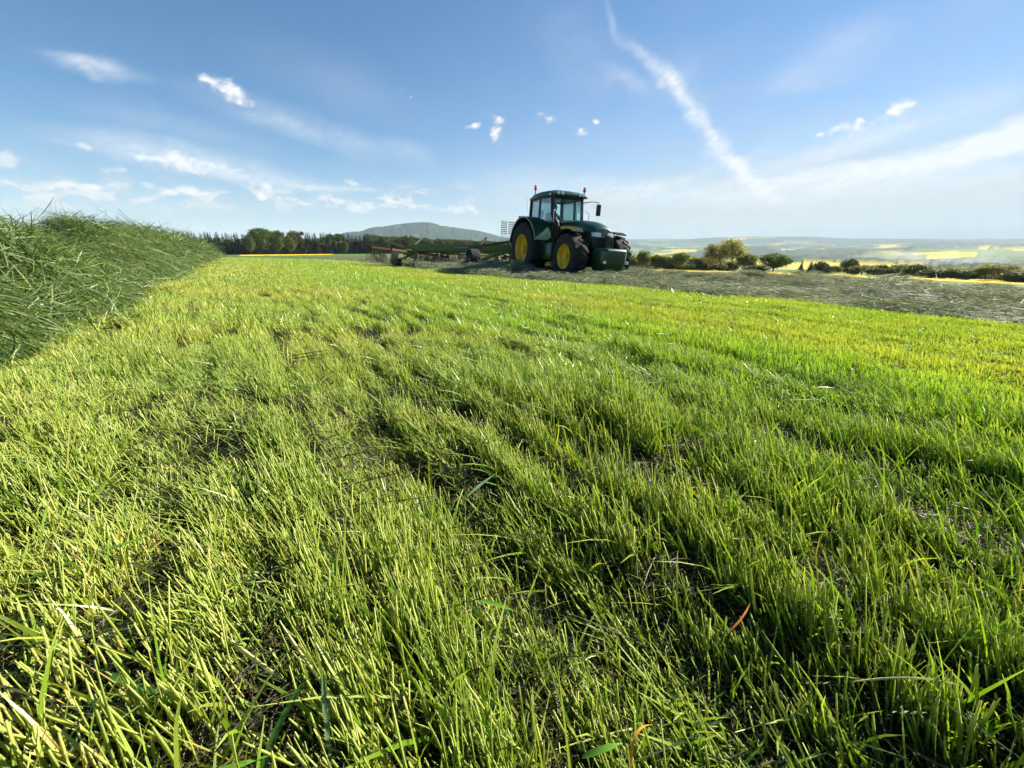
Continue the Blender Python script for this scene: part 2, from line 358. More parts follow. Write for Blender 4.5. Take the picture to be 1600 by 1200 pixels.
def build_clouds():
    azs = np.concatenate([np.arange(-53, 53.01, .13), np.arange(54, 307, 1.0)]); els = np.concatenate([np.arange(-1.5, 3, .3), np.arange(3, 17, .1), np.arange(17, 34.01, .25)])
    na, ne = len(azs), len(els); A, E = np.meshgrid(azs, els); A = A.ravel(); E = E.ravel()
    Aw = np.where(A > 180, A-360, A); a, br, cm = cloud_cover(Aw, E)
    Rd = 18000.; V = np.stack([np.sin(np.radians(A))*np.cos(np.radians(E)), np.cos(np.radians(A))*np.cos(np.radians(E)), np.sin(np.radians(E))], 1)*Rd
    i = np.arange(ne-1)[:, None]*na; k = np.arange(na)[None, :]; k2 = (k+1) % na
    q = np.stack([i+k, i+k2, i+na+k2, i+na+k], -1).reshape(-1, 4)
    me = np_mesh('sky', V, q, None, np.stack([a, br, cm], 1), True)
    m, nt, N, L, o = nodes('cloud')
    at = N.new('ShaderNodeAttribute'); at.attribute_name = 'col'; sp = N.new('ShaderNodeSeparateColor'); L.new(at.outputs['Color'], sp.inputs[0])
    em = N.new('ShaderNodeEmission'); tr = N.new('ShaderNodeBsdfTransparent'); mx = N.new('ShaderNodeMixShader')
    L.new(cmix(N, L, sp.outputs[2], (.98, 1.0, 1.03), (1.08, 1.04, 1.0)), em.inputs[0])
    ms = N.new('ShaderNodeMath'); ms.operation = 'MULTIPLY'; ms.inputs[1].default_value = CLOUD_E; L.new(sp.outputs[1], ms.inputs[0]); L.new(ms.outputs[0], em.inputs[1])
    L.new(sp.outputs[0], mx.inputs[0]); L.new(tr.outputs[0], mx.inputs[1]); L.new(em.outputs[0], mx.inputs[2]); L.new(mx.outputs[0], o.inputs[0])
    m.cycles.emission_sampling = 'NONE'
    tag(link('sky', me, m), kind='structure')
CLOUD_E = .385
build_clouds()

# ---------------------------------------------------------------- grass: blade patches scattered as instances
def unit(v): return v/np.maximum(np.linalg.norm(v, axis=-1, keepdims=True), 1e-9)
class Blades:
    def __init__(s): s.V = []; s.Q = []; s.T = []; s.C = []; s.n = 0
    def add(s, base, d0, bend, length, width, rnd, typ, seg=3, tube=False, tip=.15, fold=0.0, rng=None):
        n = len(base); t = np.linspace(0, 1, seg+1)
        P = base[:, None]+length[:, None, None]*(t[None, :, None]*d0[:, None]+(t**2)[None, :, None]*bend[:, None])
        T = unit(d0[:, None]+2*t[None, :, None]*bend[:, None])
        sd_ = unit(np.cross(d0, unit(rng.normal(size=(n, 3)))))
        side = unit(sd_[:, None]-T*np.sum(sd_[:, None]*T, -1, keepdims=True))
        if tube:
            tw = np.ones(seg+1); tw[0] = .8; tw[-1] = tip if tip > .3 else .95
            nn = np.cross(T, side); hw = width[:, None, None]*tw[None, :, None]*.5
            R3 = [P+side*hw, P-side*hw*.5+nn*hw*.866, P-side*hw*.5-nn*hw*.866]; X = np.stack(R3, 2); m = 3
        else:
            tw = np.minimum(1, np.minimum(.55+2.2*t, tip+(1-t)*2.2)); hw = width[:, None, None]*tw[None, :, None]*.5
            X = np.stack([P-side*hw, P+side*hw], 2); m = 2
        V = X.reshape(-1, 3); base_i = (np.arange(n)*(seg+1)*m)[:, None, None]; k = np.arange(seg)[None, :, None]
        if m == 2:
            q = np.stack([base_i+k*2, base_i+k*2+1, base_i+k*2+3, base_i+k*2+2], -1).reshape(-1, 4)
        else:
            j = np.arange(3)[None, None, :]; j2 = (j+1) % 3
            q = np.stack([base_i+k*3+j, base_i+k*3+j2, base_i+(k+1)*3+j2, base_i+(k+1)*3+j], -1).reshape(-1, 4)
            e = base_i[:, 0, 0]+seg*3; s.T.append(np.stack([e, e+1, e+2], 1)+s.n)
        c = np.zeros((n, seg+1, m, 3)); c[..., 0] = rnd[:, None, None]; c[..., 1] = t[None, :, None]; c[..., 2] = typ[:, None, None]
        s.V.append(V); s.Q.append(q+s.n); s.C.append(c.reshape(-1, 3)); s.n += len(V)
    def mesh(s, name):
        return np_mesh(name, np.concatenate(s.V), np.concatenate(s.Q), np.concatenate(s.T) if s.T else None, np.concatenate(s.C), False)

def scatter(name, variants, P, Rm, Sc, idx, parent=None):
    """one object: points carrying instances of the patch meshes"""
    col = bpy.data.collections.new(name+'_patches')
    for i, me in enumerate(variants):
        o = bpy.data.objects.new('%s_patch_%02d' % (name, i), me); col.objects.link(o)
    me = bpy.data.meshes.new(name); me.vertices.add(len(P)); me.vertices.foreach_set('co', np.asarray(P, np.float32).ravel())
    eul = np.array([Matrix(r).to_euler() for r in Rm], np.float32)
    a = me.attributes.new('rot', 'FLOAT_VECTOR', 'POINT'); a.data.foreach_set('vector', eul.ravel())
    a = me.attributes.new('scl', 'FLOAT_VECTOR', 'POINT'); a.data.foreach_set('vector', np.asarray(Sc, np.float32).ravel())
    a = me.attributes.new('idx', 'INT', 'POINT'); a.data.foreach_set('value', np.asarray(idx, np.int32))
    o = link(name, me, None, parent)
    ng = bpy.data.node_groups.new(name, 'GeometryNodeTree')
    ng.interface.new_socket('Geometry', in_out='INPUT', socket_type='NodeSocketGeometry'); ng.interface.new_socket('Geometry', in_out='OUTPUT', socket_type='NodeSocketGeometry')
    N = ng.nodes; L = ng.links; gi = N.new('NodeGroupInput'); go = N.new('NodeGroupOutput')
    ci = N.new('GeometryNodeCollectionInfo'); ci.inputs['Collection'].default_value = col; ci.inputs['Separate Children'].default_value = True; ci.inputs['Reset Children'].default_value = True
    ip = N.new('GeometryNodeInstanceOnPoints'); ip.inputs['Pick Instance'].default_value = True
    def na(nm, ty):
        n = N.new('GeometryNodeInputNamedAttribute'); n.data_type = ty; n.inputs['Name'].default_value = nm; return [x for x in n.outputs if x.enabled and x.name == 'Attribute'][0]
    L.new(gi.outputs[0], ip.inputs['Points']); L.new(ci.outputs[0], ip.inputs['Instance']); L.new(na('idx', 'INT'), ip.inputs['Instance Index'])
    L.new(na('rot', 'FLOAT_VECTOR'), ip.inputs['Rotation']); L.new(na('scl', 'FLOAT_VECTOR'), ip.inputs['Scale']); L.new(ip.outputs[0], go.inputs[0])
    md = o.modifiers.new('patches', 'NODES'); md.node_group = ng
    return o

def rot_align(nrm, ang):
    """rotation matrices taking z to nrm, turned by ang about it"""
    n = unit(np.asarray(nrm, float)); x = np.stack([np.cos(ang), np.sin(ang), np.zeros_like(ang)], 1)
    x = unit(x-n*np.sum(x*n, 1, keepdims=True)); y = np.cross(n, x); return np.stack([x, y, n], 2)
GN = np.array([GX, GY, 1.0])

# ---- colours
def mown_patch(N, L, pos, c, sp):
    # streaks of yellower and greener aftermath along the rows, drier foot of each stem
    ang = math.atan2(DY, DX)
    streak = tonoise(N, L, pos, .55, 4, ((.22, 1.6, 1), -ang)); blot = tonoise(N, L, pos, 1.3, 4)
    f = maprange(N, L, streak, .36, .64); c1 = cmix(N, L, f, (1.15, 1.0, .85), (.74, .93, .62)); c = cmix(N, L, 1.0, c, c1, 'MULTIPLY')
    g = maprange(N, L, blot, .35, .7); c = cmix(N, L, 1.0, c, cmix(N, L, g, (.82, .9, .8), (1.15, 1.08, 1.05)), 'MULTIPLY')
    # long soft gradient across the rows: paler stubble to the left, greener to the right, then a yellow belt
    sx = N.new('ShaderNodeVectorMath'); sx.operation = 'DOT_PRODUCT'; L.new(pos, sx.inputs[0]); sx.inputs[1].default_value = (DY, -DX, 0)
    cr = N.new('ShaderNodeValToRGB'); e = cr.color_ramp.elements
    stops = [(0, (1.22, 1.03, 1.6)), (.20, (1.20, 1.03, 1.5)), (.31, (1.06, 1.0, 1.1)), (.41, (.80, .98, .68)), (.50, (.76, .99, .58)), (.575, (1.10, 1.0, .78)), (.64, (.98, .98, .74)), (1, (.92, 1, .75))]
    while len(e) < len(stops): e.new(.5)
    for i, (p_, k) in enumerate(stops): e[i].position = p_; e[i].color = k+(1,)
    L.new(maprange(N, L, sx.outputs['Value'], -2.5, 8.5), cr.inputs[0]); c = cmix(N, L, 1.0, c, cr.outputs[0], 'MULTIPLY')
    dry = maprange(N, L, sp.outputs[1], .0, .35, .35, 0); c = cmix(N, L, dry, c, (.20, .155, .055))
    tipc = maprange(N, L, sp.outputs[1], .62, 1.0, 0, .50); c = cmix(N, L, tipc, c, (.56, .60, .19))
    return c
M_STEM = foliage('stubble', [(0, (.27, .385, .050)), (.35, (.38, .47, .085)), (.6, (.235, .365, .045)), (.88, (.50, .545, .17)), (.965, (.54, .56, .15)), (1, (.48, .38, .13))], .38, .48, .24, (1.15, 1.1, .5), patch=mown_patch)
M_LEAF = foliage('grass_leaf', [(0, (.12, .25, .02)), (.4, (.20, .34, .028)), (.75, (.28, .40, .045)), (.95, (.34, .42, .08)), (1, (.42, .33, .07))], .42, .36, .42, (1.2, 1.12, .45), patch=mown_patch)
M_LITTER = foliage('cut_litter', [(0, (.035, .065, .018)), (.4, (.06, .085, .03)), (.6, (.07, .055, .022)), (.85, (.12, .09, .04)), (.93, (.22, .19, .10)), (1, (.06, .035, .015))], .25, .5, .35, (1.1, 1.1, .7))  # litter tones kept dark to paint shadow into gaps between stems
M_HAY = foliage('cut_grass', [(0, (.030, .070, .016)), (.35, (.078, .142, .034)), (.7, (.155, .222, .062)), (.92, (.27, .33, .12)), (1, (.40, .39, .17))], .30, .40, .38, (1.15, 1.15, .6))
M_SWATH = foliage('wilted_grass', [(0, (.045, .066, .036)), (.35, (.145, .175, .105)), (.7, (.26, .29, .19)), (.9, (.42, .44, .32)), (1, (.55, .54, .40))], .30, .55, .22, (1.1, 1.1, .75))

LEAN = np.array([-.46, .12, 0])
ES = np.array([DX, DY]); EQ = np.array([DY, -DX])
def stubble_patch(name, rad, n, wmul, seed, seg, tube, hmul=1, leafy=.35, lit=.25, rowed=None):
    rng = np.random.default_rng(seed); b = Blades(); bl = Blades(); bt = Blades()
    def basepts(k, cl=None):
        a = rng.uniform(0, 2*math.pi, k); r = rad*np.sqrt(rng.uniform(0, 1, k)); p = np.stack([r*np.cos(a), r*np.sin(a), np.full(k, -.012)], 1)
        if cl:   # tufts
            cc = np.stack([rng.normal(0, rad*.5, cl), rng.normal(0, rad*.5, cl)], 1); w = rng.integers(0, cl, k); m = rng.uniform(size=k) < .7
            p[m, :2] = cc[w[m]]+rng.normal(0, rad*.11, (m.sum(), 2))
        if rowed: p[:, :2] = (p[:, :2]@ES)[:, None]*ES*1.25+rng.normal(0, rowed, k)[:, None]*EQ
        return p
    ns = int(n*(1-leafy)); p = basepts(ns, max(3, int(ns/14)))
    d = unit(np.array([0, 0, 1.])+LEAN*rng.uniform(.55, 1.35, (ns, 1))+rng.normal(0, .17, (ns, 3))*[1, 1, .2])
    hh = rng.normal(.060, .017, ns).clip(.018, .11)*hmul
    b.add(p, d, rng.normal(0, .07, (ns, 3)), hh, rng.gamma(8, .00032, ns).clip(.0011, .0042)*wmul, rng.uniform(0, 1, ns), np.zeros(ns), seg, tube, .6 if tube else .5, rng=rng)
    nl = int(n*leafy); p = basepts(nl, max(3, int(nl/6)))
    d = unit(np.array([0, 0, .9])+LEAN*rng.uniform(.2, 1.3, (nl, 1))+rng.normal(0, .30, (nl, 3))*[1, 1, .2])
    bd = rng.normal(0, .22, (nl, 3)); bd[:, 2] = -np.abs(rng.normal(0, .22, nl))
    hh = rng.gamma(4.5, .0150, nl).clip(.025, .17)*hmul
    bl.add(p, d, bd, hh, rng.uniform(.0020, .0046, nl)*wmul, rng.uniform(0, 1, nl), np.ones(nl), max(2, seg), False, .12, rng=rng)
    nt_ = int(n*lit); p = basepts(nt_); p[:, 2] = rng.uniform(-.005, .018, nt_)
    a = rng.uniform(0, 2*math.pi, nt_); d = np.stack([np.cos(a), np.sin(a), rng.normal(.05, .16, nt_)], 1)
    bt.add(p, unit(d), rng.normal(0, .22, (nt_, 3))*[1, 1, .4], rng.gamma(3, .025, nt_).clip(.02, .20), rng.uniform(.0012, .0034, nt_)*wmul, rng.uniform(0, 1, nt_), np.full(nt_, .5), max(2, seg-1), False, .3, rng=rng)
    V = []; Q = []; T = []; C = []; mi = []; off = 0
    for k, bb in enumerate((b, bl, bt)):
        if not bb.n: continue
        V += bb.V; C += bb.C; Q += [q+off for q in bb.Q]; T += [t+off for t in bb.T]; off += bb.n
    me = np_mesh(name, np.concatenate(V), np.concatenate(Q), np.concatenate(T) if T else None, np.concatenate(C))
    for m in (M_STEM, M_LEAF, M_LITTER): me.materials.append(m)
    nq = [sum(len(q) for q in bb.Q) for bb in (b, bl, bt)]; ntr = [sum(len(t) for t in bb.T) for bb in (b, bl, bt)]
    mi = np.concatenate([np.full(k, i) for i, k in enumerate(nq)]+[np.full(k, i) for i, k in enumerate(ntr)]).astype(np.int32)
    me.polygons.foreach_set('material_index', mi); return me

def mown_mask(x, y):
    """chance that stubble stands here: bare, dark hollows between the tufts"""
    q = q_of(x, y); s = s_of(x, y); h = fbm(q*6.5, s*2.2, 3, 201); g = fbm(x*13, y*13, 2, 202)
    m = .40+.60*sstep(.39, .49, h*.60+g*.40)
    m *= 1-.5*np.exp(-((q-.35-.12*np.sin(s_of(x, y)*.5))/.10)**2)*sstep(.35, .6, fbm(x*1.7, y*1.7, 2, 203))
    return m
def place_mown(name, r0, r1, dens, variants, seed, label, azlim=64, row=None):
    rng = np.random.default_rng(seed); area = R(2*azlim)/2*(r1*r1-r0*r0); n = int(area*dens)
    r = np.sqrt(rng.uniform(r0*r0, r1*r1, n)); a = R(azlim)*rng.uniform(-1, 1, n); x = r*np.sin(a); y = r*np.cos(a)
    if row:   # gather the tufts on the drill rows, which wander a little
        q = q_of(x, y); s = s_of(x, y); wob = (fbm(s*.35, q*0+3, 2, 221)-.5)*.25; q = np.round((q-wob)/row)*row+wob+rng.normal(0, row*.13, n)
        x, y = q*DY+s*DX, -q*DX+s*DY
    ed = edge_dist(x, y); q = q_of(x, y); mk = mown_mask(x, y) if r1 < 9 else .75+.25*sstep(.36, .5, fbm(q_of(x, y)*1.6, s_of(x, y)*.25, 3, 204))
    ok = (ed < .25) & (q > -1.6) & (rng.uniform(size=n) < mk); x, y, mk = x[ok], y[ok], mk[ok]; n = len(x)
    hgt = .35+1.35*fbm(q_of(x, y)*4.2, s_of(x, y)*1.5, 3, 211)+.25*np.exp(-((q_of(x, y)-3.3)/1.0)**2); hgt += .30*sstep(.2, 1.2, q_of(x, y))*(1-sstep(1.2, 2.4, np.hypot(x, y))); hgt *= .5+.5*mk
    s = rng.uniform(.9, 1.15, n); P = np.stack([x, y, ground(x, y)], 1)
    Rm = rot_align(np.tile(GN, (n, 1)), rng.normal(0, .10 if row else .30, n))
    o = scatter(name, variants, P, Rm, np.stack([s, s, s*hgt], 1), rng.integers(0, len(variants), n))
    return tag(o, label, 'grass', kind='stuff')
near = [stubble_patch('near', .11, 130, 1.06, 300+i, 4, True, hmul=1.0+.09*(i % 4), leafy=.30+.07*(i % 4), lit=.20, rowed=.030) for i in range(12)]
mid = [stubble_patch('mid', .26, 330, 1.55, 330+i, 3, False, hmul=.84, leafy=.26+.06*(i % 3), lit=.08, rowed=.032) for i in range(10)]
far_ = [stubble_patch('far', .9, 2600, 2.6, 360+i, 2, False, hmul=.78, leafy=.35, lit=.03) for i in range(6)]
place_mown('stubble', .12, 2.8, 135, near, 11, 'short bright green mown stubble in the near foreground', 112, .15)
place_mown('stubble', 2.3, 8.2, 34, mid, 12, 'yellow green mown stubble in the middle of the field', 80, .15)
place_mown('stubble', 7.6, 42, 2.3, far_, 13, 'pale green mown stubble stretching away to the far crest', 68)

# ---- lying cut grass clumps
def hay_patch(name, rad, n, L0, wd, seed, mat, seg=4, thick=.06, lift=.18, bias=None):
    rng = np.random.default_rng(seed); b = Blades(); a = rng.uniform(0, 2*math.pi, n); r = rad*np.sqrt(rng.uniform(0, 1, n))
    p = np.stack([r*np.cos(a), r*np.sin(a), rng.normal(0, thick, n)], 1)
    h = rng.uniform(0, 2*math.pi, n) if bias is None else rng.normal(bias, .40, n)+math.pi*rng.integers(0, 2, n)
    d = unit(np.stack([np.cos(h), np.sin(h), rng.normal(.05, lift, n)], 1)); bd = rng.normal(0, .30, (n, 3)); bd[:, 2] = -np.abs(bd[:, 2])*.8
    ln = rng.gamma(5, L0/5, n).clip(L0*.3, L0*2.2); p = p-d*ln[:, None]*.5
    k = int(n*.35); sel = np.zeros(n, bool); sel[:k] = True
    for m, w, tb in ((sel, .55, False), (~sel, 1, False)):
        b.add(p[m], d[m], bd[m], ln[m], rng.uniform(.6, 1.3, m.sum())*wd*w, rng.uniform(0, 1, m.sum()), np.zeros(m.sum()), seg, tb, .1, rng=rng)
    me = b.mesh(name); me.materials.append(mat); return me

def place_litter():
    rng = np.random.default_rng(19); n = 3600; r = np.sqrt(rng.uniform(.1**2, 6.5**2, n)); r[:1000] = rng.uniform(.1, 2.2, 1000); a = R(75)*rng.uniform(-1, 1, n); x = r*np.sin(a); y = r*np.cos(a)
    lv = [hay_patch('thatch', .10, 60, .075, .0024, 700+i, M_LITTER, 3, .006, .10) for i in range(6)]
    P = np.stack([x, y, ground(x, y)+.006], 1); k = rng.uniform(.8, 1.3, n)
    tag(scatter('thatch', lv, P, rot_align(np.tile(GN, (n, 1)), rng.uniform(0, 6.28, n)), np.stack([k, k, k], 1), rng.integers(0, 6, n)), 'brown and dull green thatch of dry clippings between the stubble', 'clippings', kind='stuff')
place_litter()
def windrow_h(q, s):
    nb = 1-sstep(2.4, 5.0, s); c = -1.90-.16*nb+.10*np.sin(s*.7)+.12*(fbm(s*.5, s*0, 2, 91)-.5); u = (q-c)/(.98-.08*nb+.10*np.sin(s*.37+1))
    prof = np.clip(1-np.abs(u)**2.3, 0, 1)**.75
    return prof*(.60-.06*sstep(4, 9, s)-.08*sstep(9, 18, s)+.30*(fbm(s*.55, q*.5+7, 3, 92)-.5)+.05*np.sin(s*.9))+prof*((fbm(s*1.7, q*1.7, 2, 93)-.5)*.62+(fbm(s*4.4, q*4.4, 2, 94)-.5)*.34)*np.clip(prof*2, 0, 1)
def xy_of(q, s): return q*DY+s*DX, -q*DX+s*DY
def build_windrow():
    root = empty('hay_windrow', (float(xy_of(-1.78, 4)[0]), float(xy_of(-1.78, 4)[1]), 0)); L0 = root.location.copy()
    tag(root, 'long heaped windrow of raked green cut grass along the left edge', 'windrow')
    ss = np.concatenate([np.arange(-5, 14, .12), np.arange(14, 75, .4)]); qq = np.linspace(-3.05, -.75, 44)
    Sg, Qg = np.meshgrid(ss, qq, indexing='ij'); q = Qg.ravel(); s = Sg.ravel(); x, y = xy_of(q, s); endf = 1-sstep(62, 74, s)
    z = ground_macro(x, y)+windrow_h(q, s)*endf*.93-.05; ni, nj = Sg.shape
    i = np.arange(ni-1)[:, None]*nj; j = np.arange(nj-1)[None]; Q = np.stack([i+j, i+j+1, i+nj+j+1, i+nj+j], -1).reshape(-1, 4); Q = Q[(windrow_h(q, s) > .06)[Q].any(1)]
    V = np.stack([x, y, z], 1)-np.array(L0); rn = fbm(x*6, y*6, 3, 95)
    core = link('packed_grass', np_mesh('packed_grass', V, Q, None, np.stack([rn*.05, rn*0+.5, rn*0], 1), True), M_HAY, root)  # core held at the darkest tones, painting shade into gaps between strands
    rng = np.random.default_rng(95)
    def strands(s0, s1, dens, variants, sc, lift):
        n = int((s1-s0)*2.9*dens); s = rng.uniform(s0, s1, n); q = rng.uniform(-3.0, -.74, n); e = .05
        H = lambda q_, s_: windrow_h(q_, s_)*(1-sstep(62, 74, s_))
        x, y = xy_of(q, s); h = H(q, s); ok = (h > .02) | ((rng.uniform(size=n) < .30) & (q < -.80-.25*(1-sstep(2.4, 5, s)))); q, s, x, y, h = q[ok], s[ok], x[ok], y[ok], h[ok]; n = len(q)
        dq = (H(q+e, s)-H(q-e, s))/(2*e); ds = (H(q, s+e)-H(q, s-e))/(2*e); dq = dq.clip(-2, 2); ds = ds.clip(-1.5, 1.5)
        nr = np.stack([-(dq*DY+ds*DX)+GX, -(-dq*DX+ds*DY)+GY, np.ones(n)], 1)
        P = np.stack([x, y, ground_macro(x, y)+h+lift], 1)-np.array(L0); k = rng.uniform(.8, 1.25, n)*sc
        return P, rot_align(nr, rng.uniform(0, 6.28, n)), np.stack([k, k, k], 1), rng.integers(0, len(variants), n)
    hv = [hay_patch('hay', .20, 70, .26, .0054, 400+i, M_HAY, 5, .055, .30, None if i % 3 == 0 else 0.0) for i in range(12)]
    hf = [hay_patch('hay_far', .5, 150, .42, .010, 420+i, M_HAY, 3, .05, .2) for i in range(6)]
    a = strands(-3, 13, 85, hv, 1.0, .0); o = scatter('loose_strands', hv, *a, parent=root); tag(o, kind='stuff')
    a = strands(1, 18, 6, hv, 1.15, .02); o = scatter('tangled_locks', hv, *a, parent=root); tag(o, kind='stuff')
    b = strands(12, 74, 8, hf, 1.0, .0); o = scatter('loose_strands', hf, *b, parent=root); tag(o, kind='stuff')
build_windrow()

def swath_h(x, y):
    ed = edge_dist(x, y); base = sstep(0, .6, ed)*(.08+.09*np.exp(-((ed-.8)/.6)**2)+.045*np.sin(ed*2*math.pi/1.7+fbm(x*.3, y*.3, 2, 303)*4))
    l = fbm(x*.55, y*.55, 3, 301); m = fbm(x*1.6, y*1.6, 2, 302)
    return (1-.6*sstep(13, 28, np.hypot(x, y)))*base*(.5+1.1*l+.6*(m-.5))+(1-.6*sstep(13, 28, np.hypot(x, y)))*(sstep(.2, 1.5, ed)*np.maximum(0, l-.50)*1.0+sstep(.3, 1.5, ed)*(m-.5)*.22)
def build_swath():
    rng = np.random.default_rng(77)
    sw = [hay_patch('swath', .5, 330, .22, .0055, 500+i, M_SWATH, 3, .03, .09) for i in range(8)]
    def pts(n, rmin, rmax, azlim=63):
        r = np.sqrt(rng.uniform(rmin**2, rmax**2, n)); a = R(azlim)*rng.uniform(-1, 1, n); return r*np.sin(a), r*np.cos(a)
    x, y = pts(9500, 5, 38); x2, y2 = pts(1800, 36, 62)
    x = np.concatenate([x, x2]); y = np.concatenate([y, y2]); ed = edge_dist(x, y); az = np.degrees(np.arctan2(x, y)); ok = (ed > .12) & ((az > -20) | (ed < 6)); x, y = x[ok], y[ok]; n = len(x); e = .1
    h = swath_h(x, y); dx = (swath_h(x+e, y)-swath_h(x-e, y))/(2*e); dy = (swath_h(x, y+e)-swath_h(x, y-e))/(2*e)
    nr = np.stack([-dx*.5+GX, -dy*.5+GY, np.ones(n)], 1); P = np.stack([x, y, ground_macro(x, y)+h*.9], 1); k = rng.uniform(.8, 1.25, n)
    tag(scatter('cut_grass_swath', sw, P, rot_align(nr, rng.uniform(0, 6.28, n)), np.stack([k, k, k*rng.uniform(.7, 1.4, n)], 1), rng.integers(0, 8, n)), 'grey green cut grass lying spread over the field right of the tractor', 'cut grass', kind='stuff')
    # the bed of matted grass under the loose blades
    gx, gy = np.meshgrid(np.linspace(-26, 60, 300), np.linspace(0, 60, 240), indexing='ij'); x = gx.ravel(); y = gy.ravel()
    z = ground_macro(x, y)+swath_h(x, y)*.7-.04; i = np.arange(299)[:, None]*240; j = np.arange(239)[None]; Q = np.stack([i+j, i+240+j, i+240+j+1, i+j+1], -1).reshape(-1, 4)
    ed = edge_dist(x, y); az = np.degrees(np.arctan2(x, y)); keep = (ed > .25) & (np.hypot(x, y) < 70) & ((az > -20) | (ed < 6)); Q = Q[keep[Q].all(1)]
    rn = fbm(x*3, y*3, 3, 96); me = np_mesh('matted_grass', np.stack([x, y, z], 1), Q, None, np.stack([rn*.25, rn*0, rn*0], 1), True)
    tag(link('matted_grass', me, M_SWATH), 'matted bed of wilted grass under the spread swath', 'cut grass', kind='stuff')
build_swath()

# ---- single cut leaves and stalks lying on the stubble close to the camera
def ribbon(p0, p1, lift, width, sag, twist, tube=False, n=9):
    p0 = Vector(p0); p1 = Vector(p1); d = (p1-p0); side = d.cross(Vector((0, 0, 1))).normalized(); vs = []; fs = []
    for k in range(n+1):
        t = k/n; p = p0+d*t+Vector((0, 0, lift*4*t*(1-t)))+side*sag*4*t*(1-t); w = width*min(1, .45+3*t, (1-t)*2.6+.06)*.5; a = twist*(t-.5)
        s = (side*math.cos(a)+Vector((0, 0, 1))*math.sin(a)); u = s.cross(d.normalized())
        vs += [p-s*w, p-u*w*.42, p+s*w, p-u*w*.30] if not tube else [p-s*w, p-u*w, p+s*w, p+u*w]
        if k: b = (k-1)*4; fs += [(b+j, b+(j+1) % 4, b+4+(j+1) % 4, b+4+j) for j in range(4)]
    fs += [(0, 1, 2, 3), (n*4+3, n*4+2, n*4+1, n*4)]
    mb = MB(); mb.add(vs, fs); return mb
def leafmat(nm, c, tr=.4): return foliage(nm, [(0, c), (1, c)], tr, .38, .4, (1.25, 1.2, .5), patch=lambda N, L, pos, cc, sp: cmix(N, L, maprange(N, L, tonoise(N, L, pos, 60, 3, ((1, .2, 1), .6)), .3, .7), cc, tuple(x*1.45 for x in c)))
LM = {'dark': leafmat('dark_leaf', (.05, .13, .02)), 'green': leafmat('green_leaf', (.11, .24, .022)), 'pale': leafmat('pale_stalk', (.42, .40, .17), .2), 'dry': leafmat('dry_leaf', (.52, .30, .045)), 'orange': leafmat('orange_leaf', (.48, .19, .03)), 'grey': leafmat('grey_leaf', (.16, .24, .12))}
for (x0, y0, x1, y1, z0, z1, w, lift, sag, tw, tb, m, nm, cat, lab) in (
  (-.531,.351,-.367,.313,.075,.05,.0085,.012,.004,.5,0,'dark','cut_leaf','leaf','dark green cut leaf lying flat at lower left on bright stubble'),
  (-.251,.336,-.275,.232,.10,.03,.0085,.010,.006,.8,0,'dark','cut_leaf','leaf','wide dark leaf slanting over the black hollow at the bottom'),
  (-.050,.480,.006,.465,.07,.065,.0075,.004,.002,.3,0,'green','cut_leaf','leaf','short broad light green leaf piece lying level below centre'),
  (-.806,.488,-.640,.610,.065,.085,.0050,.010,.008,.2,1,'green','cut_stalk','stalk','long bright green stalk lying across the stubble at the left edge'),
  (-.404,.401,-.287,.354,.075,.045,.0055,.006,.003,.2,1,'pale','cut_stalk','stalk','pale bleached stalk beside the brown hollow at lower left'),
  (-.334,.416,-.187,.315,.09,.03,.0040,.004,.004,.2,1,'pale','cut_stalk','stalk','long thin straw coloured stalk running down into the dark hollow'),
  (.164,.299,.134,.250,.085,.04,.0032,.020,.014,.6,0,'dry','dry_leaf','leaf','yellow withered leaf curving down among green blades at the bottom'),
  (.340,.450,.395,.490,.05,.07,.0030,.004,.004,.3,0,'orange','dry_leaf','leaf','orange dead leaf tilted upwards right of centre'),
  (.462,.365,.607,.359,.07,.075,.0028,.018,.004,.2,1,'pale','dry_stalk','stalk','thin dry brown stalk arching over the grass at lower right'),
  (-.106,.779,-.040,.862,.06,.075,.0080,.006,.003,.5,0,'grey','cut_leaf','leaf','grey green leaf lying in the middle of the stubble'),
  (-.354,.235,-.262,.263,.06,.08,.0095,.012,.004,.6,0,'green','cut_leaf','leaf','broad green leaf folding over at the bottom left edge'),
  (-.229,.329,-.204,.272,.11,.02,.0055,.002,.002,.3,0,'grey','cut_leaf','leaf','upright bluish blade standing alone in the black hollow'),
  (.080,.279,.128,.288,.06,.07,.0070,.006,.002,.4,0,'green','cut_leaf','leaf','light green blade lying level near the bottom centre'),
  (1.39,1.674,1.47,1.664,.09,.09,.012,.004,.003,.3,0,'pale','cut_leaf','leaf','white dry leaf scrap on the vivid green grass at right')):
    g0, g1 = [float(ground_macro(np.array([px]), np.array([py]))[0]) for px, py in ((x0, y0), (x1, y1))]
    me = ribbon((0, 0, 0), (x1-x0, y1-y0, g1+z1-g0-z0), lift, w, sag, tw, tb).mesh(nm, 0, 60); o = link(nm, me, LM[m]); o.location = (x0, y0, g0+z0); tag(o, lab, cat, 'loose cut leaves and stalks')

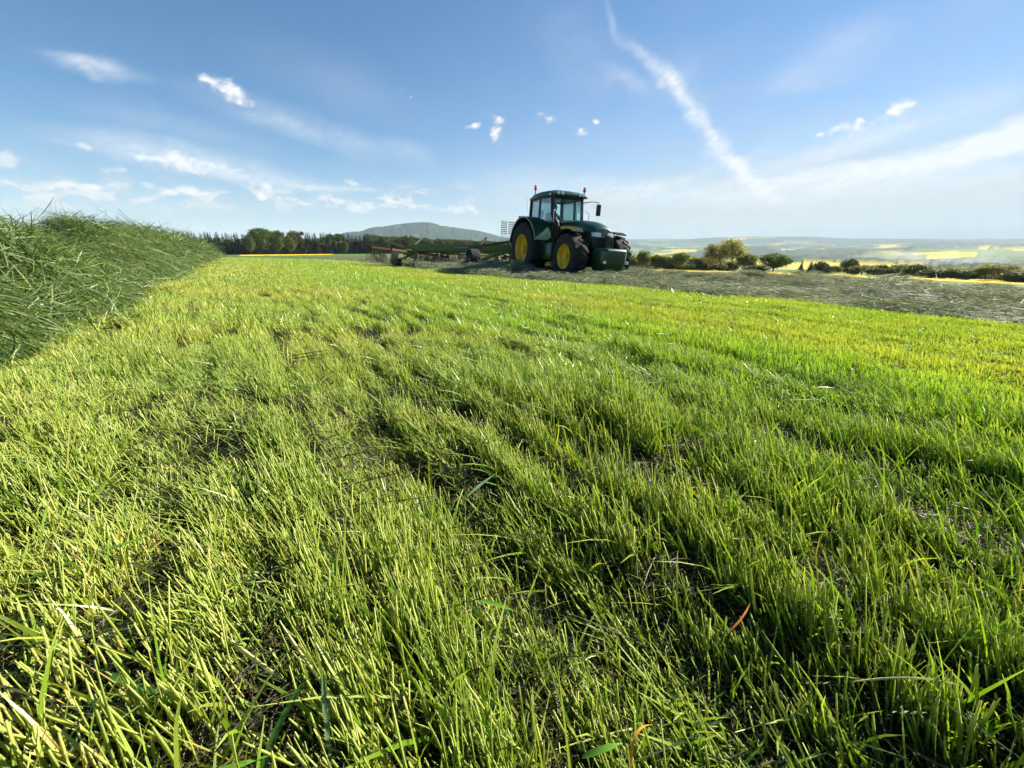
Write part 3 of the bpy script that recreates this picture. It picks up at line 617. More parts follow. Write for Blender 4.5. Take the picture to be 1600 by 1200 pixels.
# ---------------------------------------------------------------- tractor
M_GREEN = simple('tractor_green', (.004, .040, .013), .34, 0, .5, .2, 3, coat=.3, dirt=((.07, .08, .045), .16, 2.5))
M_YELLOW = simple('rim_yellow', (.72, .43, .008), .45, 0, .4, .12, 4, dirt=((.18, .13, .05), .45, 5))
M_BLACK = simple('black_plastic', (.012, .012, .013), .5, 0, .4, .3, 8)
M_MATT = simple('matt_plastic', (.010, .013, .011), .85, 0, .12, .3, 8)
M_IRON = simple('dark_iron', (.020, .022, .022), .55, .3, .4, .4, 6, dirt=((.09, .075, .05), .4, 4))
M_RUBBER = simple('tyre_rubber', (.016, .016, .017), .8, 0, .3, .3, 5, bump=.3, bscale=60, dirt=((.075, .07, .045), .5, 5))
M_STEEL = simple('bare_steel', (.45, .45, .44), .35, .9, .5, .2, 10)
M_GREY = simple('grey_paint', (.16, .17, .17), .5, 0, .4, .2, 8)
M_LENS = simple('lamp_lens', (.62, .66, .68), .12, .2, .8, .1, 20)
M_AMBER = simple('amber_lens', (.75, .10, .015), .2, 0, .6, .15, 15, coat=.5)
M_SEAT = simple('seat_fabric', (.03, .035, .035), .9, 0, .2, .3, 20)
M_RED = simple('red_paint', (.35, .03, .02), .5, 0, .4, .25, 8)
M_WHITE = simple('white_paint', (.72, .70, .66), .5, 0, .4, .15, 8)
M_RUST = simple('worn_red_steel', (.10, .050, .030), .7, .2, .3, .4, 8, dirt=((.06, .05, .03), .6, 6))
M_RAKE = simple('rake_green', (.12, .165, .036), .5, 0, .4, .25, 4, dirt=((.12, .12, .06), .5, 3))
def mat_glass():
    m, nt, N, L, o = nodes('cab_glass'); t = N.new('ShaderNodeBsdfTransparent'); g = N.new('ShaderNodeBsdfGlossy'); g.inputs['Roughness'].default_value = .03
    t.inputs[0].default_value = (.87, .975, .96, 1); f = N.new('ShaderNodeFresnel'); f.inputs[0].default_value = 1.45; mx = N.new('ShaderNodeMixShader')
    L.new(maprange(N, L, f.outputs[0], 0, 1, 0, .8), mx.inputs[0]); L.new(t.outputs[0], mx.inputs[1]); L.new(g.outputs[0], mx.inputs[2]); L.new(mx.outputs[0], o.inputs[0]); return m
M_GLASS = mat_glass()

TH = R(-65.5); TX, TY = 1.44, 15.85
TZ = float(ground_macro(np.array([TX+.6]), np.array([TY-1.3]))[0])-.05
HX, HY = math.cos(TH), math.sin(TH)
def tilt_empty(name, x, y, z):
    o = empty(name, (x, y, z)); fw = Vector((HX, HY, -(GX*HX+GY*HY))).normalized(); lf = Vector((-HY, HX, -(GX*-HY+GY*HX))).normalized()
    up = fw.cross(lf); lf = up.cross(fw); o.rotation_euler = Matrix((fw, lf, up)).transposed().to_euler(); return o

def wheel(parent, x, y, rad, wid, rim, nl, side):
    """tyre with chevron lugs, dished rim and hub; side +1 is the left wheel"""
    n = 40; hw = wid/2; t = MB()
    prof = [(rim, -hw*.80), (rim*1.06, -hw*.98), (rad*.80, -hw*1.04), (rad*.92, -hw*.93), (rad*.955, -hw*.6), (rad*.962, 0), (rad*.955, hw*.6), (rad*.92, hw*.93), (rad*.80, hw*1.04), (rim*1.06, hw*.98), (rim, hw*.80), (rim*.97, 0)]
    t.lathe_y(prof, (0, 0, 0), n, True)
    for k in range(nl):
        for s in (-1, 1):
            a0 = 2*math.pi*(k+(.5 if s > 0 else 0))/nl; da = 2*math.pi/nl
            pts = []
            for (yy, aa) in ((.02, .05), (.98, -.75)):
                for e in (-.17, .17): pts.append((s*hw*yy, a0+(aa+e)*da))
            pts = [pts[0], pts[1], pts[3], pts[2]]
            def P(yv, a, r): return (r*math.cos(a), yv, r*math.sin(a))
            rr0 = [rad*.93, rad*.93, rad*.88, rad*.88]; rr1 = [rad, rad, rad*.965, rad*.965]
            t.hexa([P(yv, a, r) for (yv, a), r in zip(pts, rr0)], [P(yv, a, r) for (yv, a), r in zip(pts, rr1)])
    w = t.build('wheel', M_RUBBER, parent, 0, 35); w.location = (x, y, rad*.985)
    r = MB(); o = side*hw; i = -side
    r.lathe_y([(rim*1.05, o*.98), (rim*1.0, o*.90), (rim*.93, o*.80), (rim*.86, o*.45), (rim*.62, o*.30), (rim*.34, o*.42), (rim*.30, o*.62), (0.001, o*.62)], (0, 0, 0), 36)
    r.lathe_y([(rim*1.05, o*.98), (rim*.98, o*.93), (rim*.96, -o*.9), (rim*1.02, -o*.95)], (0, 0, 0), 36)
    r.build('rim', M_YELLOW, w, 0, 30)
    h = MB(); h.lathe_y([(rim*.26, o*.60), (rim*.26, o*.78), (rim*.20, o*.86), (.001, o*.86)], (0, 0, 0), 20)
    for k in range(8):
        a = 2*math.pi*k/8; h.tube([(rim*.5*math.cos(a), o*.33, rim*.5*math.sin(a)), (rim*.5*math.cos(a), o*.46, rim*.5*math.sin(a))], rim*.045, 6)
    h.build('hub', M_YELLOW, w, 0, 30)
    return w
def ring_plate(mb, cx, cz, r0, r1, a0, a1, y0, y1, n=14, drop=0.0):
    """curved mudguard: arc from a0 to a1 degrees between radii, y0..y1"""
    L = [R(a0+(a1-a0)*k/n) for k in range(n+1)]
    vs = []
    for a in L:
        for r, y in ((r0, y0), (r1, y0), (r1, y1), (r0, y1)): vs.append((cx+r*math.cos(a), y, cz+r*math.sin(a)))
    fs = [(k*4+j, k*4+(j+1) % 4, k*4+4+(j+1) % 4, k*4+4+j) for k in range(n) for j in range(4)]+[(0, 1, 2, 3), (n*4+3, n*4+2, n*4+1, n*4)]
    mb.add(vs, fs); return mb
def pane(parent, pts, th=.012, name='window'):
    a, b, c = [Vector(p) for p in pts[:3]]; nn = (b-a).cross(c-a).normalized()*th
    return MB().hexa([Vector(p) for p in pts], [Vector(p)+nn for p in pts]).build(name, M_GLASS, parent)

def build_tractor():
    T = tilt_empty('tractor', TX, TY, TZ)
    tag(T, 'green farm tractor with yellow wheel rims and a front weight block', 'tractor')
    T.scale = (.965, .965, .965)
    RR, FR = 1.0, .76
    for s in (-1, 1):
        wheel(T, 0, s*.97, RR, .68, .50, 22, s); wheel(T, 2.80, s*.86, FR, .50, .37, 20, s)
        # rear mudguards
        g = MB(); ring_plate(g, 0, RR, RR+.10, RR+.15, 15, 168, s*.62, s*1.30, 18); ring_plate(g, 0, RR, .45, RR+.14, 20, 165, s*.60, s*.63, 18)
        g.build('rear_mudguard', M_GREEN, T, 0, 30)
        MB().box(-1.08, -1.0, s*1.05-.07, s*1.05+.07, 1.42, 1.62).build('tail_lamp', M_RED, T, .01)
        f = MB(); ring_plate(f, 2.80, FR, FR+.06, FR+.09, 62, 162, s*.67, s*1.06, 12); f.build('front_mudguard', M_MATT, T, 0, 30)
        MB().bar((2.75, s*.45, FR+.2), (2.75, s*.85, FR+.80), .06).build('mudguard_bracket', M_IRON, T)
    # chassis: axle, engine block, gearbox
    c = MB(); c.box(-.45, 1.1, -.34, .34, .62, 1.35); c.box(1.0, 3.25, -.27, .27, .62, 1.15); c.tube([(0, -.75, RR), (0, .75, RR)], .19, 14); c.tube([(2.8, -.78, FR), (2.8, .78, FR)], .14, 12)
    c.box(2.5, 3.1, -.22, .22, .45, .85); c.box(1.3, 2.2, -.46, .46, .85, 1.25)
    c.build('chassis', M_IRON, T, .02)
    # bonnet: sections from the cab to the nose (x, half width, z low, z shoulder, z crown)
    sec = [(1.18, .47, 1.20, 1.80, 1.99), (1.7, .47, 1.16, 1.79, 1.985), (2.3, .465, 1.13, 1.745, 1.95), (2.8, .455, 1.10, 1.67, 1.885), (3.15, .44, 1.08, 1.57, 1.79), (3.37, .41, 1.06, 1.45, 1.65)]
    b = MB(); vs = []; K = []
    for (x, w, z0, zs, zc) in sec:
        ring = [(x, -w*.92, z0), (x, -w, z0+.15), (x, -w, zs-.10), (x, -w*.93, zs), (x, -w*.70, zs+(zc-zs)*.62), (x, -w*.35, zc-.012), (x, 0, zc)]
        ring += [(p[0], -p[1], p[2]) for p in ring[-2::-1]]; K = len(ring); vs += ring
    fs = [(i*K+k, i*K+k+1, (i+1)*K+k+1, (i+1)*K+k) for i in range(len(sec)-1) for k in range(K-1)]
    fs += [tuple(range(K))[::-1], tuple((len(sec)-1)*K+k for k in range(K))]; b.add(vs, fs)
    hood = b.build('bonnet', M_GREEN, T, .012, 35)
    # side grilles and stripe on each flank
    for s in (-1, 1):
        st = MB()
        for (x0, x1) in ((1.22, 1.7), (1.7, 2.3), (2.3, 2.8)):
            def zz(x, d): return float(np.interp(x, [q[0] for q in sec], [q[3] for q in sec]))+d
            def yy(x): return s*(float(np.interp(x, [q[0] for q in sec], [q[1] for q in sec]))+.004)
            st.hexa([(x0, yy(x0)*.995, zz(x0, -.105)), (x1, yy(x1)*.995, zz(x1, -.105)), (x1, yy(x1)*.95, zz(x1, -.02)), (x0, yy(x0)*.95, zz(x0, -.02))],
                    [(x0, yy(x0)+s*.006, zz(x0, -.105)), (x1, yy(x1)+s*.006, zz(x1, -.105)), (x1, yy(x1)*.95+s*.012, zz(x1, -.02)), (x0, yy(x0)*.95+s*.012, zz(x0, -.02))])
        st.build('yellow_stripe', M_YELLOW, hood)
        gr = MB().box(2.15, 3.20, s*.448, s*.476, 1.16, 1.56); gr.build('side_grille', M_BLACK, hood, .01)
        for k in range(7): MB().box(2.22+k*.155, 2.26+k*.155, s*.474, s*.484, 1.18, 1.54).build('grille_bar', M_IRON, hood)
        MB().box(1.98, 2.12, s*.467, s*.478, 1.34, 1.50).build('yellow_badge', M_YELLOW, hood, .006)
        MB().tube([(1.50, s*.40, 1.33), (1.50, s*.52, 1.33)], .12, 18).build('air_filter_cap', M_GREY, hood, .01, 30)
        # lamp eyes at the nose
        hl = MB().hexa([(3.340, s*.425, 1.385), (3.403, s*.36, 1.375), (3.406, s*.14, 1.38), (3.350, s*.14, 1.38)], [(3.250, s*.425, 1.50), (3.375, s*.37, 1.515), (3.402, s*.13, 1.505), (3.350, s*.13, 1.505)])
        hl.build('headlight', M_LENS, hood, .008)
    ng = MB().box(3.350, 3.398, -.40, .40, 1.08, 1.40); ng.build('nose_grille', M_BLACK, hood, .012)
    for k in range(5): MB().box(3.396, 3.408, -.37, .37, 1.12+k*.055, 1.135+k*.055).build('grille_bar', M_IRON, hood)
    # cab
    cab = MB(); zb, zt = 1.38, 2.78
    A = {s: ((1.22, s*.60, zb), (1.02, s*.62, zt)) for s in (-1, 1)}; B = {s: ((.38, s*.80, 1.25), (.34, s*.74, zt)) for s in (-1, 1)}; C = {s: ((-.52, s*.72, 1.75), (-.50, s*.68, zt)) for s in (-1, 1)}
    for s in (-1, 1):
        cab.bar(*A[s], .09, .07); cab.bar(*B[s], .07, .06); cab.bar(*C[s], .10, .08); cab.bar(B[s][0], A[s][0], .08); cab.bar(B[s][0], C[s][0], .08)
        cab.bar(A[s][1], B[s][1], .06); cab.bar(B[s][1], C[s][1], .06)
    cab.bar(A[-1][1], A[1][1], .06); cab.bar(C[-1][1], C[1][1], .06); cab.bar(C[-1][0], C[1][0], .10); cab.bar(A[-1][0], A[1][0], .10)
    cab.box(-.50, 1.22, -.58, .58, 1.20, 1.30); cab.box(1.10, 1.24, -.5, .5, 1.25, 1.95)
    cabo = cab.build('cab_frame', M_BLACK, T, .008)
    gl = []
    pane(T, [(1.225, -.56, 1.96), (1.225, .56, 1.96), (1.03, .58, 2.76), (1.03, -.58, 2.76)], .012, 'windscreen')
    for s in (-1, 1):
        pane(T, [(1.17, s*.63, 1.40), (.42, s*.81, 1.30), (.37, s*.755, 2.76), (1.0, s*.64, 2.76)], .012, 'door_window')
        pane(T, [(.33, s*.81, 1.42), (-.46, s*.735, 1.80), (-.45, s*.695, 2.76), (.30, s*.75, 2.76)], .012, 'side_window')
        MB().box(.46, .60, s*.845-.02, s*.845+.02, 1.62, 1.66).build('door_handle', M_BLACK, T, .005)
        # steps and tank
        MB().box(.95, 1.75, s*.52, s*.98, .62, 1.22).build('fuel_tank' if s > 0 else 'tool_tank', M_GREEN if s > 0 else M_GREEN, T, .05, 40)
        for k in range(4): MB().box(.78, 1.12, s*.86, s*1.12, .42+k*.26, .45+k*.26).build('step', M_IRON, T, .005)
    pane(T, [(-.515, .64, 1.86), (-.515, -.64, 1.86), (-.505, -.62, 2.74), (-.505, .62, 2.74)], .012, 'rear_window')
    # roof: crowned slab
    rf = MB(); vs = []
    xs = [-.68, -.60, -.2, .4, .9, 1.16, 1.24]; hw = [.66, .72, .79, .80, .76, .70, .64]; zl = [2.80, 2.78, 2.77, 2.77, 2.78, 2.80, 2.83]; zh = [2.90, 2.96, 3.03, 3.05, 3.03, 2.97, 2.90]
    for x, w, a, h in zip(xs, hw, zl, zh):
        vs += [(x, -w*.96, a), (x, -w, a+.05), (x, -w*.93, h-.07), (x, -w*.6, h-.012), (x, 0, h), (x, w*.6, h-.012), (x, w*.93, h-.07), (x, w, a+.05), (x, w*.96, a)]
    fs = [(i*9+k, i*9+(k+1) % 9, (i+1)*9+(k+1) % 9, (i+1)*9+k) for i in range(6) for k in range(9)]+[tuple(range(9))[::-1], tuple(54+k for k in range(9))]
    rf.add(vs, fs); roof = rf.build('roof', M_GREEN, T, .01, 40)
    for y in (-.52, -.36, .36, .52): MB().lathe_y([(.001, -.03), (.055, -.03), (.062, 0), (.055, .02), (.001, .02)], (0, 0, 0), 14).build('work_lamp', M_LENS, roof, 0, 40).location = (1.235, y, 2.885)
    for o in [o for o in roof.children if o.name.startswith('work_lamp')]: o.rotation_euler = (0, 0, R(90))
    for s in (-1, 1):
        for x in (-.64,): MB().box(x-.05, x+.03, s*.62-.07, s*.62+.07, 2.80, 2.90).build('work_lamp', M_LENS, roof, .01)
        MB().box(1.02, 1.12, s*.765-.02, s*.765+.02, 2.80, 2.87).build('marker_lamp', M_LENS, roof, .01)
    for (x, y, z) in ((-.35, -.62, 2.98), (.95, .74, 2.88)):
        bb = empty('beacon', (0, 0, 0)); bb.parent = T; bb.location = (x, y, z)
        bpy.data.objects.remove(bb)
        st = MB().tube([(x, y, z), (x, y, z+.20)], .018, 8).build('beacon', M_BLACK, T)
        L_ = MB().lathe_y([(.001, 0), (.050, 0), (.053, .04), (.045, .11), (.024, .145), (.001, .15)], (0, 0, 0), 14).build('amber_lens', M_AMBER, st, 0, 40); L_.location = (x, y, z+.19); L_.rotation_euler = (R(90), 0, 0)
        MB().tube([(x, y, z+.17), (x, y, z+.20)], .055, 10).build('beacon_foot', M_BLACK, st)
    for s in (1,):
        ar = MB().tube([(1.04, s*.66, 2.66), (1.16, s*.95, 2.72), (1.16, s*1.28, 2.72), (1.15, s*1.30, 2.66)], .017, 6).build('mirror_arm', M_BLACK, T)
        MB().box(1.11, 1.19, s*1.30-.09, s*1.30+.09, 2.26, 2.66).build('mirror', M_BLACK, ar, .025)
    for s in (-1, 1):
        MB().tube([(1.26, s*.64, 2.32), (1.36, s*.74, 2.30), (1.37, s*.74, 1.92), (1.28, s*.62, 1.85)], .014, 6).build('hand_rail', M_STEEL, T)
    ex = MB().tube([(1.34, -.50, 1.60), (1.36, -.56, 1.85), (1.22, -.70, 2.15), (1.14, -.71, 2.86)], [.06, .07, .075, .06], 12).build('exhaust_stack', M_BLACK, T, 0, 40)
    MB().tube([(-.42, .5, 3.0), (-.52, .5, 3.45)], .004, 5).build('aerial', M_BLACK, T); MB().tube([(-.60, -.72, 2.0), (-.72, -.82, 2.95)], .004, 5).build('aerial', M_BLACK, T)
    MB().tube([(-.9, -.98, 2.12), (-.9, -.98, 2.24)], .04, 8).build('wide_load_lamp', M_BLACK, T)
    # inside the cab
    s_ = MB().box(-.05, .45, -.25, .25, 1.62, 1.76); s_.hexa([(-.10, -.24, 1.74), (.06, -.24, 1.74), (.06, .24, 1.74), (-.10, .24, 1.74)], [(-.22, -.20, 2.36), (-.10, -.20, 2.36), (-.10, .20, 2.36), (-.22, .20, 2.36)]); s_.box(.0, .35, -.18, .18, 1.30, 1.62)
    s_.build('seat', M_SEAT, T, .04, 40)
    sw = MB(); sw.tube([(.98, 0, 1.45), (.80, 0, 1.90)], .03, 8); rim = [(.79+.085*math.cos(a)*1.0, .19*math.sin(a), 1.91+.17*math.cos(a)*.9) for a in [2*math.pi*k/18 for k in range(19)]]; sw.tube(rim, .014, 6); sw.tube([(.80, -.18, 1.91), (.80, .18, 1.91)], .012, 6); sw.build('steering_wheel', M_BLACK, T)
    MB().box(.02, .08, -.66, -.42, 2.16, 2.42).build('monitor', M_BLACK, T, .01); MB().tube([(.05, -.54, 1.55), (.05, -.54, 2.2)], .015, 6).build('monitor_post', M_BLACK, T); MB().box(.1, .75, -.56, -.32, 1.5, 1.68).build('arm_console', M_BLACK, T, .03)
    # front linkage and weight block
    fl = MB()
    for s in (-1, 1): fl.bar((3.050, s*.30, .80), (3.680, s*.36, .66), .09, .12); fl.bar((3.250, s*.20, 1.00), (3.480, s*.24, .70), .07)
    fl.bar((3.250, 0, 1.12), (3.630, 0, 1.12), .07); fl.bar((3.530, -.42, .66), (3.530, .42, .66), .09); fl.box(3.000, 3.400, -.30, .30, .62, 1.08); fl.box(3.530, 3.630, -.08, .08, .9, 1.42); fl.bar((3.580, -.22, 1.36), (3.580, .22, 1.36), .05)
    fl.build('front_linkage', M_IRON, T, .01)
    w = MB(); wl = [(-.44, .34, 3.540, 3.940), (-.48, .58, 3.460, 4.100), (-.48, .96, 3.460, 4.140), (-.46, 1.03, 3.500, 4.080)]; vs = []
    for (y, z, x0, x1) in wl: vs += [(x0, y, z), (x1-.10, y, z), (x1, y+.14, z), (x1, -y-.14, z), (x1-.10, -y, z), (x0, -y, z)]
    fs = [(i*6+k, i*6+(k+1) % 6, (i+1)*6+(k+1) % 6, (i+1)*6+k) for i in range(3) for k in range(6)]+[tuple(range(6))[::-1], tuple(18+k for k in range(6))]
    w.add(vs, fs); wb = w.build('weight_block', M_GREEN, T, .03, 40)
    lo = MB(); lo.hexa([(3.580, -.38, .10), (3.840, -.38, .10), (3.840, .38, .10), (3.580, .38, .10)], [(3.550, -.44, .345), (3.930, -.44, .345), (3.930, .44, .345), (3.550, .44, .345)]); lo.build('weight_skid', M_BLACK, wb, .03)
    for s in (-1, 1): MB().tube([(4.100, s*.44, .62), (4.150, s*.44, .62)], .05, 10).build('side_marker', M_LENS, wb)
    # rear linkage
    rl = MB()
    for s in (-1, 1): rl.bar((-.40, s*.28, .75), (-1.30, s*.40, .62), .08, .10); rl.bar((-.45, s*.30, 1.40), (-.95, s*.38, .72), .05)
    rl.box(-.75, -.40, -.30, .30, .55, 1.10); rl.bar((-.5, 0, .5), (-1.25, 0, .50), .10, .06)
    rl.build('rear_linkage', M_IRON, T, .01)
    return T
tractor = build_tractor()

# ---------------------------------------------------------------- driver, seen through the cab glass
def build_driver():
    M_CLOTH = simple('work_jacket', (.035, .05, .07), .85, 0, .2, .3, 12); M_SKIN = simple('skin', (.42, .25, .18), .55, 0, .4, .1, 10); M_HAIR = simple('dark_hair', (.02, .015, .012), .7, 0, .3, .3, 30)
    J = {'pelvis': (.12, 0, 1.83, .15), 'waist': (.10, 0, 1.98, .145), 'chest': (.08, 0, 2.17, .165), 'neck': (.10, 0, 2.36, .065), 'head0': (.13, 0, 2.45, .085), 'head1': (.14, 0, 2.55, .095), 'head2': (.12, 0, 2.63, .06)}
    E_ = [('pelvis', 'waist'), ('waist', 'chest'), ('chest', 'neck'), ('neck', 'head0'), ('head0', 'head1'), ('head1', 'head2')]
    for n, s in (('l', 1), ('r', -1)):
        J['sh'+n] = (.09, s*.19, 2.25, .075); J['el'+n] = (.28, s*.27, 2.02, .052); J['wr'+n] = (.62, s*.19, 1.99, .035); J['ha'+n] = (.74, s*.175, 2.0, .042)
        J['hi'+n] = (.18, s*.10, 1.80, .095); J['kn'+n] = (.58, s*.15, 1.82, .068); J['an'+n] = (.72, s*.15, 1.42, .048); J['fo'+n] = (.90, s*.16, 1.36, .045)
        E_ += [('chest', 'sh'+n), ('sh'+n, 'el'+n), ('el'+n, 'wr'+n), ('wr'+n, 'ha'+n), ('pelvis', 'hi'+n), ('hi'+n, 'kn'+n), ('kn'+n, 'an'+n), ('an'+n, 'fo'+n)]
    names = list(J); me = bpy.data.meshes.new('person'); me.from_pydata([J[k][:3] for k in names], [(names.index(a), names.index(b)) for a, b in E_], [])
    p = link('person', me, M_CLOTH); me.materials.append(M_SKIN)
    md = p.modifiers.new('skin', 'SKIN'); sv = me.skin_vertices[0].data
    for i, k in enumerate(names): sv[i].radius = (J[k][3], J[k][3]*(.85 if k in ('chest', 'waist', 'pelvis') else 1)); sv[i].use_root = (k == 'pelvis')
    p.modifiers.new('sub', 'SUBSURF').levels = 2; p.modifiers['sub'].render_levels = 2
    bpy.context.view_layer.update(); dg = bpy.context.evaluated_depsgraph_get(); em = bpy.data.meshes.new_from_object(p.evaluated_get(dg))
    p.modifiers.clear(); p.data = em
    if len(em.materials) < 2:
        em.materials.clear(); em.materials.append(M_CLOTH); em.materials.append(M_SKIN)
    for f in em.polygons:
        f.use_smooth = True; c = f.center; f.material_index = 1 if (c.z > 2.375 and abs(c.y) < .15) or (c.x > .66 and 1.9 < c.z < 2.1) else 0
    p.location = tractor.location; p.rotation_euler = tractor.rotation_euler; p.scale = tractor.scale
    h = MB(); vs = []
    for k in range(5):
        a = R(10+20*k); 
        for j in range(14): b = 2*math.pi*j/14; vs.append((.115+.112*math.cos(a)*math.cos(b), .105*math.cos(a)*math.sin(b), 2.555+.115*math.sin(a)))
    fs = [(k*14+j, k*14+(j+1) % 14, (k+1)*14+(j+1) % 14, (k+1)*14+j) for k in range(4) for j in range(14)]+[tuple(56+j for j in range(14))]; h.add(vs, fs); h.build('hair', M_HAIR, p, 0, 60)
    for s in (-1, 1): MB().lathe_y([(.001, -.012), (.028, -.008), (.03, .008), (.001, .012)], (.125, s*.10, 2.53), 10).build('ear', M_SKIN, p, 0, 60)
    MB().hexa([(.215, -.016, 2.50), (.25, -.012, 2.50), (.25, .012, 2.50), (.215, .016, 2.50)], [(.22, -.008, 2.565), (.228, -.006, 2.565), (.228, .006, 2.565), (.22, .008, 2.565)]).build('nose', M_SKIN, p, .004)
    tag(p, 'person in a dark jacket driving, seated behind the cab windscreen', 'person')
build_driver()

# ---------------------------------------------------------------- swath rake behind the tractor
def build_rake():
    K = tilt_empty('swath_rake', TX, TY, TZ); tag(K, 'wide green rotary rake with thin tines towed behind the tractor', 'rake')
    f = MB(); f.bar((-1.25, 0, .62), (-3.2, 0, .95), .16, .20); f.bar((-3.2, 0, .95), (-10.2, 0, .92), .28, .32); f.build('main_beam', M_RAKE, K, .015)
    MB().bar((-1.3, 0, .55), (-1.3, 0, 1.1), .5, .08).build('headstock', M_RAKE, K, .01)
    MB().tube([(-.6, 0, .75), (-3.0, 0, .88)], .055, 10).build('drive_shaft', M_BLACK, K)
    for s in (-1, 1):
        w = MB(); hw = .24; rad = .47
        w.lathe_y([(.2, -hw*.8), (rad*.85, -hw), (rad*.97, -hw*.8), (rad, 0), (rad*.97, hw*.8), (rad*.85, hw), (.2, hw*.8), (.19, 0)], (0, 0, 0), 28, True); wo = w.build('wheel', M_RUBBER, K, 0, 35); wo.location = (-3.62, s*1.86, rad)
        MB().lathe_y([(.205, s*hw*.82), (.17, s*hw*.5), (.07, s*hw*.6), (.001, s*hw*.6)], (0, 0, 0), 24).build('rim', M_GREY, wo, 0, 30)
        MB().bar((-3.62, s*1.65, .42), (-3.5, 0, .95), .12, .12).build('axle_arm', M_RAKE, K, .01)
        MB().bar((-3.62, s*2.35, .50), (-3.62, s*1.6, .50), .07).build('axle', M_STEEL, K)
    # arms out to the rotors, braces and rams
    rot = [(-4.7, -4.5, 1.80, R(-5)), (-4.7, 4.2, 1.72, R(5)), (-9.0, -2.0, 1.72, 0), (-9.0, 2.0, 1.72, 0)]
    for i, (x, y, rr, tl) in enumerate(rot):
        s = 1 if y > 0 else -1
        a = MB(); x0 = -3.6 if i < 2 else -9.0; a.bar((x0, s*.1, 1.04), (x, y, .86), .24, .30); a.bar((x0-.35, s*.1, .92), (x-.1, y*.98, .70), .10, .13); a.build('rotor_arm', M_RAKE, K, .012)
        if i < 2:
            MB().bar((x0+.1, s*.25, 1.30), (x0-.35, s*2.0, .98), .10).build('ram', M_GREEN, K, .008); MB().tube([(x0-.35, s*2.0, 1.0), (x0-.5, s*2.6, .95)], .03, 8).build('ram_rod', M_STEEL, K)
            MB().bar((x0+.1, s*.2, .9), (x0+.1, s*.2, 1.38), .10).build('ram_post', M_RAKE, K, .008)
            b = MB(); b.bar((x, y, .85), (x+.1, y+s*1.0, 1.05), .09); b.bar((x+.1, y+s*1.0, 1.05), (x, y+s*.05, 1.35), .08); b.bar((x, y, .85), (x, y-s*.1, 1.36), .07); b.bar((x, y-s*.1, 1.34), (x-.1, y-s*1.6, .98), .05); b.bar((x, y+s*1.6, .80), (x, y+s*.2, 1.30), .045); b.build('guard_frame', M_RAKE, K, .006)
            MB().tube([(x+.1, y-s*.25, 1.0), (x+.1, y-s*.65, 1.36)], .035, 8).build('ram_rod', M_WHITE, K)
            MB().bar((x0-.2, s*1.6, 1.0), (x0-.4, s*1.1, 1.45), .03, .10).build('warning_board', M_RUST, K)
        r = empty('rotor', (x, y, .72)); r.parent = K; r.rotation_euler = (tl, 0, .13*i); 
        hb = MB(); hb.lathe_y([(.001, -.16), (.24, -.16), (.28, -.05), (.26, .08), (.12, .16), (.001, .16)], (0, 0, 0), 20); bpy.data.objects.remove(r)
        r = hb.build('rotor', M_RAKE, K, 0, 40); r.location = (x, y, .70); r.rotation_euler = (R(90), 0, 0)
        me_a = me_t = None; n = 11
        for k in range(n):
            a_ = 2*math.pi*k/n+.13*i; ca, sa = math.cos(a_), math.sin(a_)
            if me_a is None:
                m = MB(); m.bar((.2, 0, 0), (rr, 0, -.02), .075, .075); me_a = m.mesh('tine_arm'); me_a.materials.append(M_RUST)
                t = MB()
                for j in range(5):
                    px = rr-.62+j*.14
                    for o_ in (-.035, .035): t.tube([(px+o_, 0, -.02), (px+o_, .02, -.20), (px+o_, -.06, -.58)], .013, 4)
                me_t = t.mesh('tines'); me_t.materials.append(M_STEEL2)
            Mx = Matrix.Rotation(R(-90), 4, 'X') @ Matrix.Rotation(tl, 4, 'X') @ Matrix.Rotation(a_, 4, 'Z')
            ao = link('tine_arm', me_a, None, r); ao.matrix_local = Mx; to = link('tines', me_t, None, r); to.matrix_local = Mx
        cw = MB(); 
        for (dx, dy) in ((.55, .5), (.55, -.5), (-.6, .55), (-.6, -.55)):
            c2 = MB(); rad = .19; c2.lathe_y([(.08, -.07), (rad*.9, -.08), (rad, 0), (rad*.9, .08), (.08, .07), (.07, 0)], (0, 0, 0), 18, True); wo = c2.build('castor_wheel', M_RUBBER, K, 0, 35); wo.location = (x+dx, y+dy, rad)
            MB().bar((x, y, .55), (x+dx, y+dy, .25), .05).build('castor_leg', M_RAKE, K)
    c2 = MB(); rad = .21; c2.lathe_y([(.08, -.08), (rad*.9, -.09), (rad, 0), (rad*.9, .09), (.08, .08), (.07, 0)], (0, 0, 0), 18, True); wo = c2.build('castor_wheel', M_RUBBER, K, 0, 35); wo.location = (-5.0, -4.95, rad); MB().bar((-4.8, -4.3, .6), (-5.0, -4.95, .3), .06).build('castor_leg', M_RAKE, K)
    # spare tine racks standing upright over the beam
    for (y0) in (-.42, -.05):
        m = MB()
        for k in range(4): m.bar((-3.9, y0+.085*k, 1.10), (-3.9, y0+.085*k, 2.22), .016)
        for j in range(2): m.bar((-3.9, y0-.02, 1.75+.42*j), (-3.9, y0+.275, 1.75+.42*j), .02)
        rk = m.build('tine_rack', M_WHITE, K)
        m = MB()
        for j in range(7): m.bar((-3.88, y0-.02, 1.68+.08*j), (-3.88, y0+.275, 1.68+.08*j), .022)
        m.build('rack_rungs', M_RED, rk)
    MB().bar((-3.9, -.55, 1.12), (-3.9, .3, 1.12), .06).build('rack_foot', M_RAKE, K)
    for k in range(4): MB().tube([(-1.4, .1*k-.2, 1.0), (-2.0, .1*k-.2, 1.45-.05*k), (-2.8, .05*k-.1, 1.35), (-3.4, .05*k-.1, 1.1)], .016, 6).build('hose', M_BLACK, K)
    MB().box(-2.7, -2.2, -.28, .28, 1.05, 1.45).build('gearbox', M_IRON, K, .04, 40)
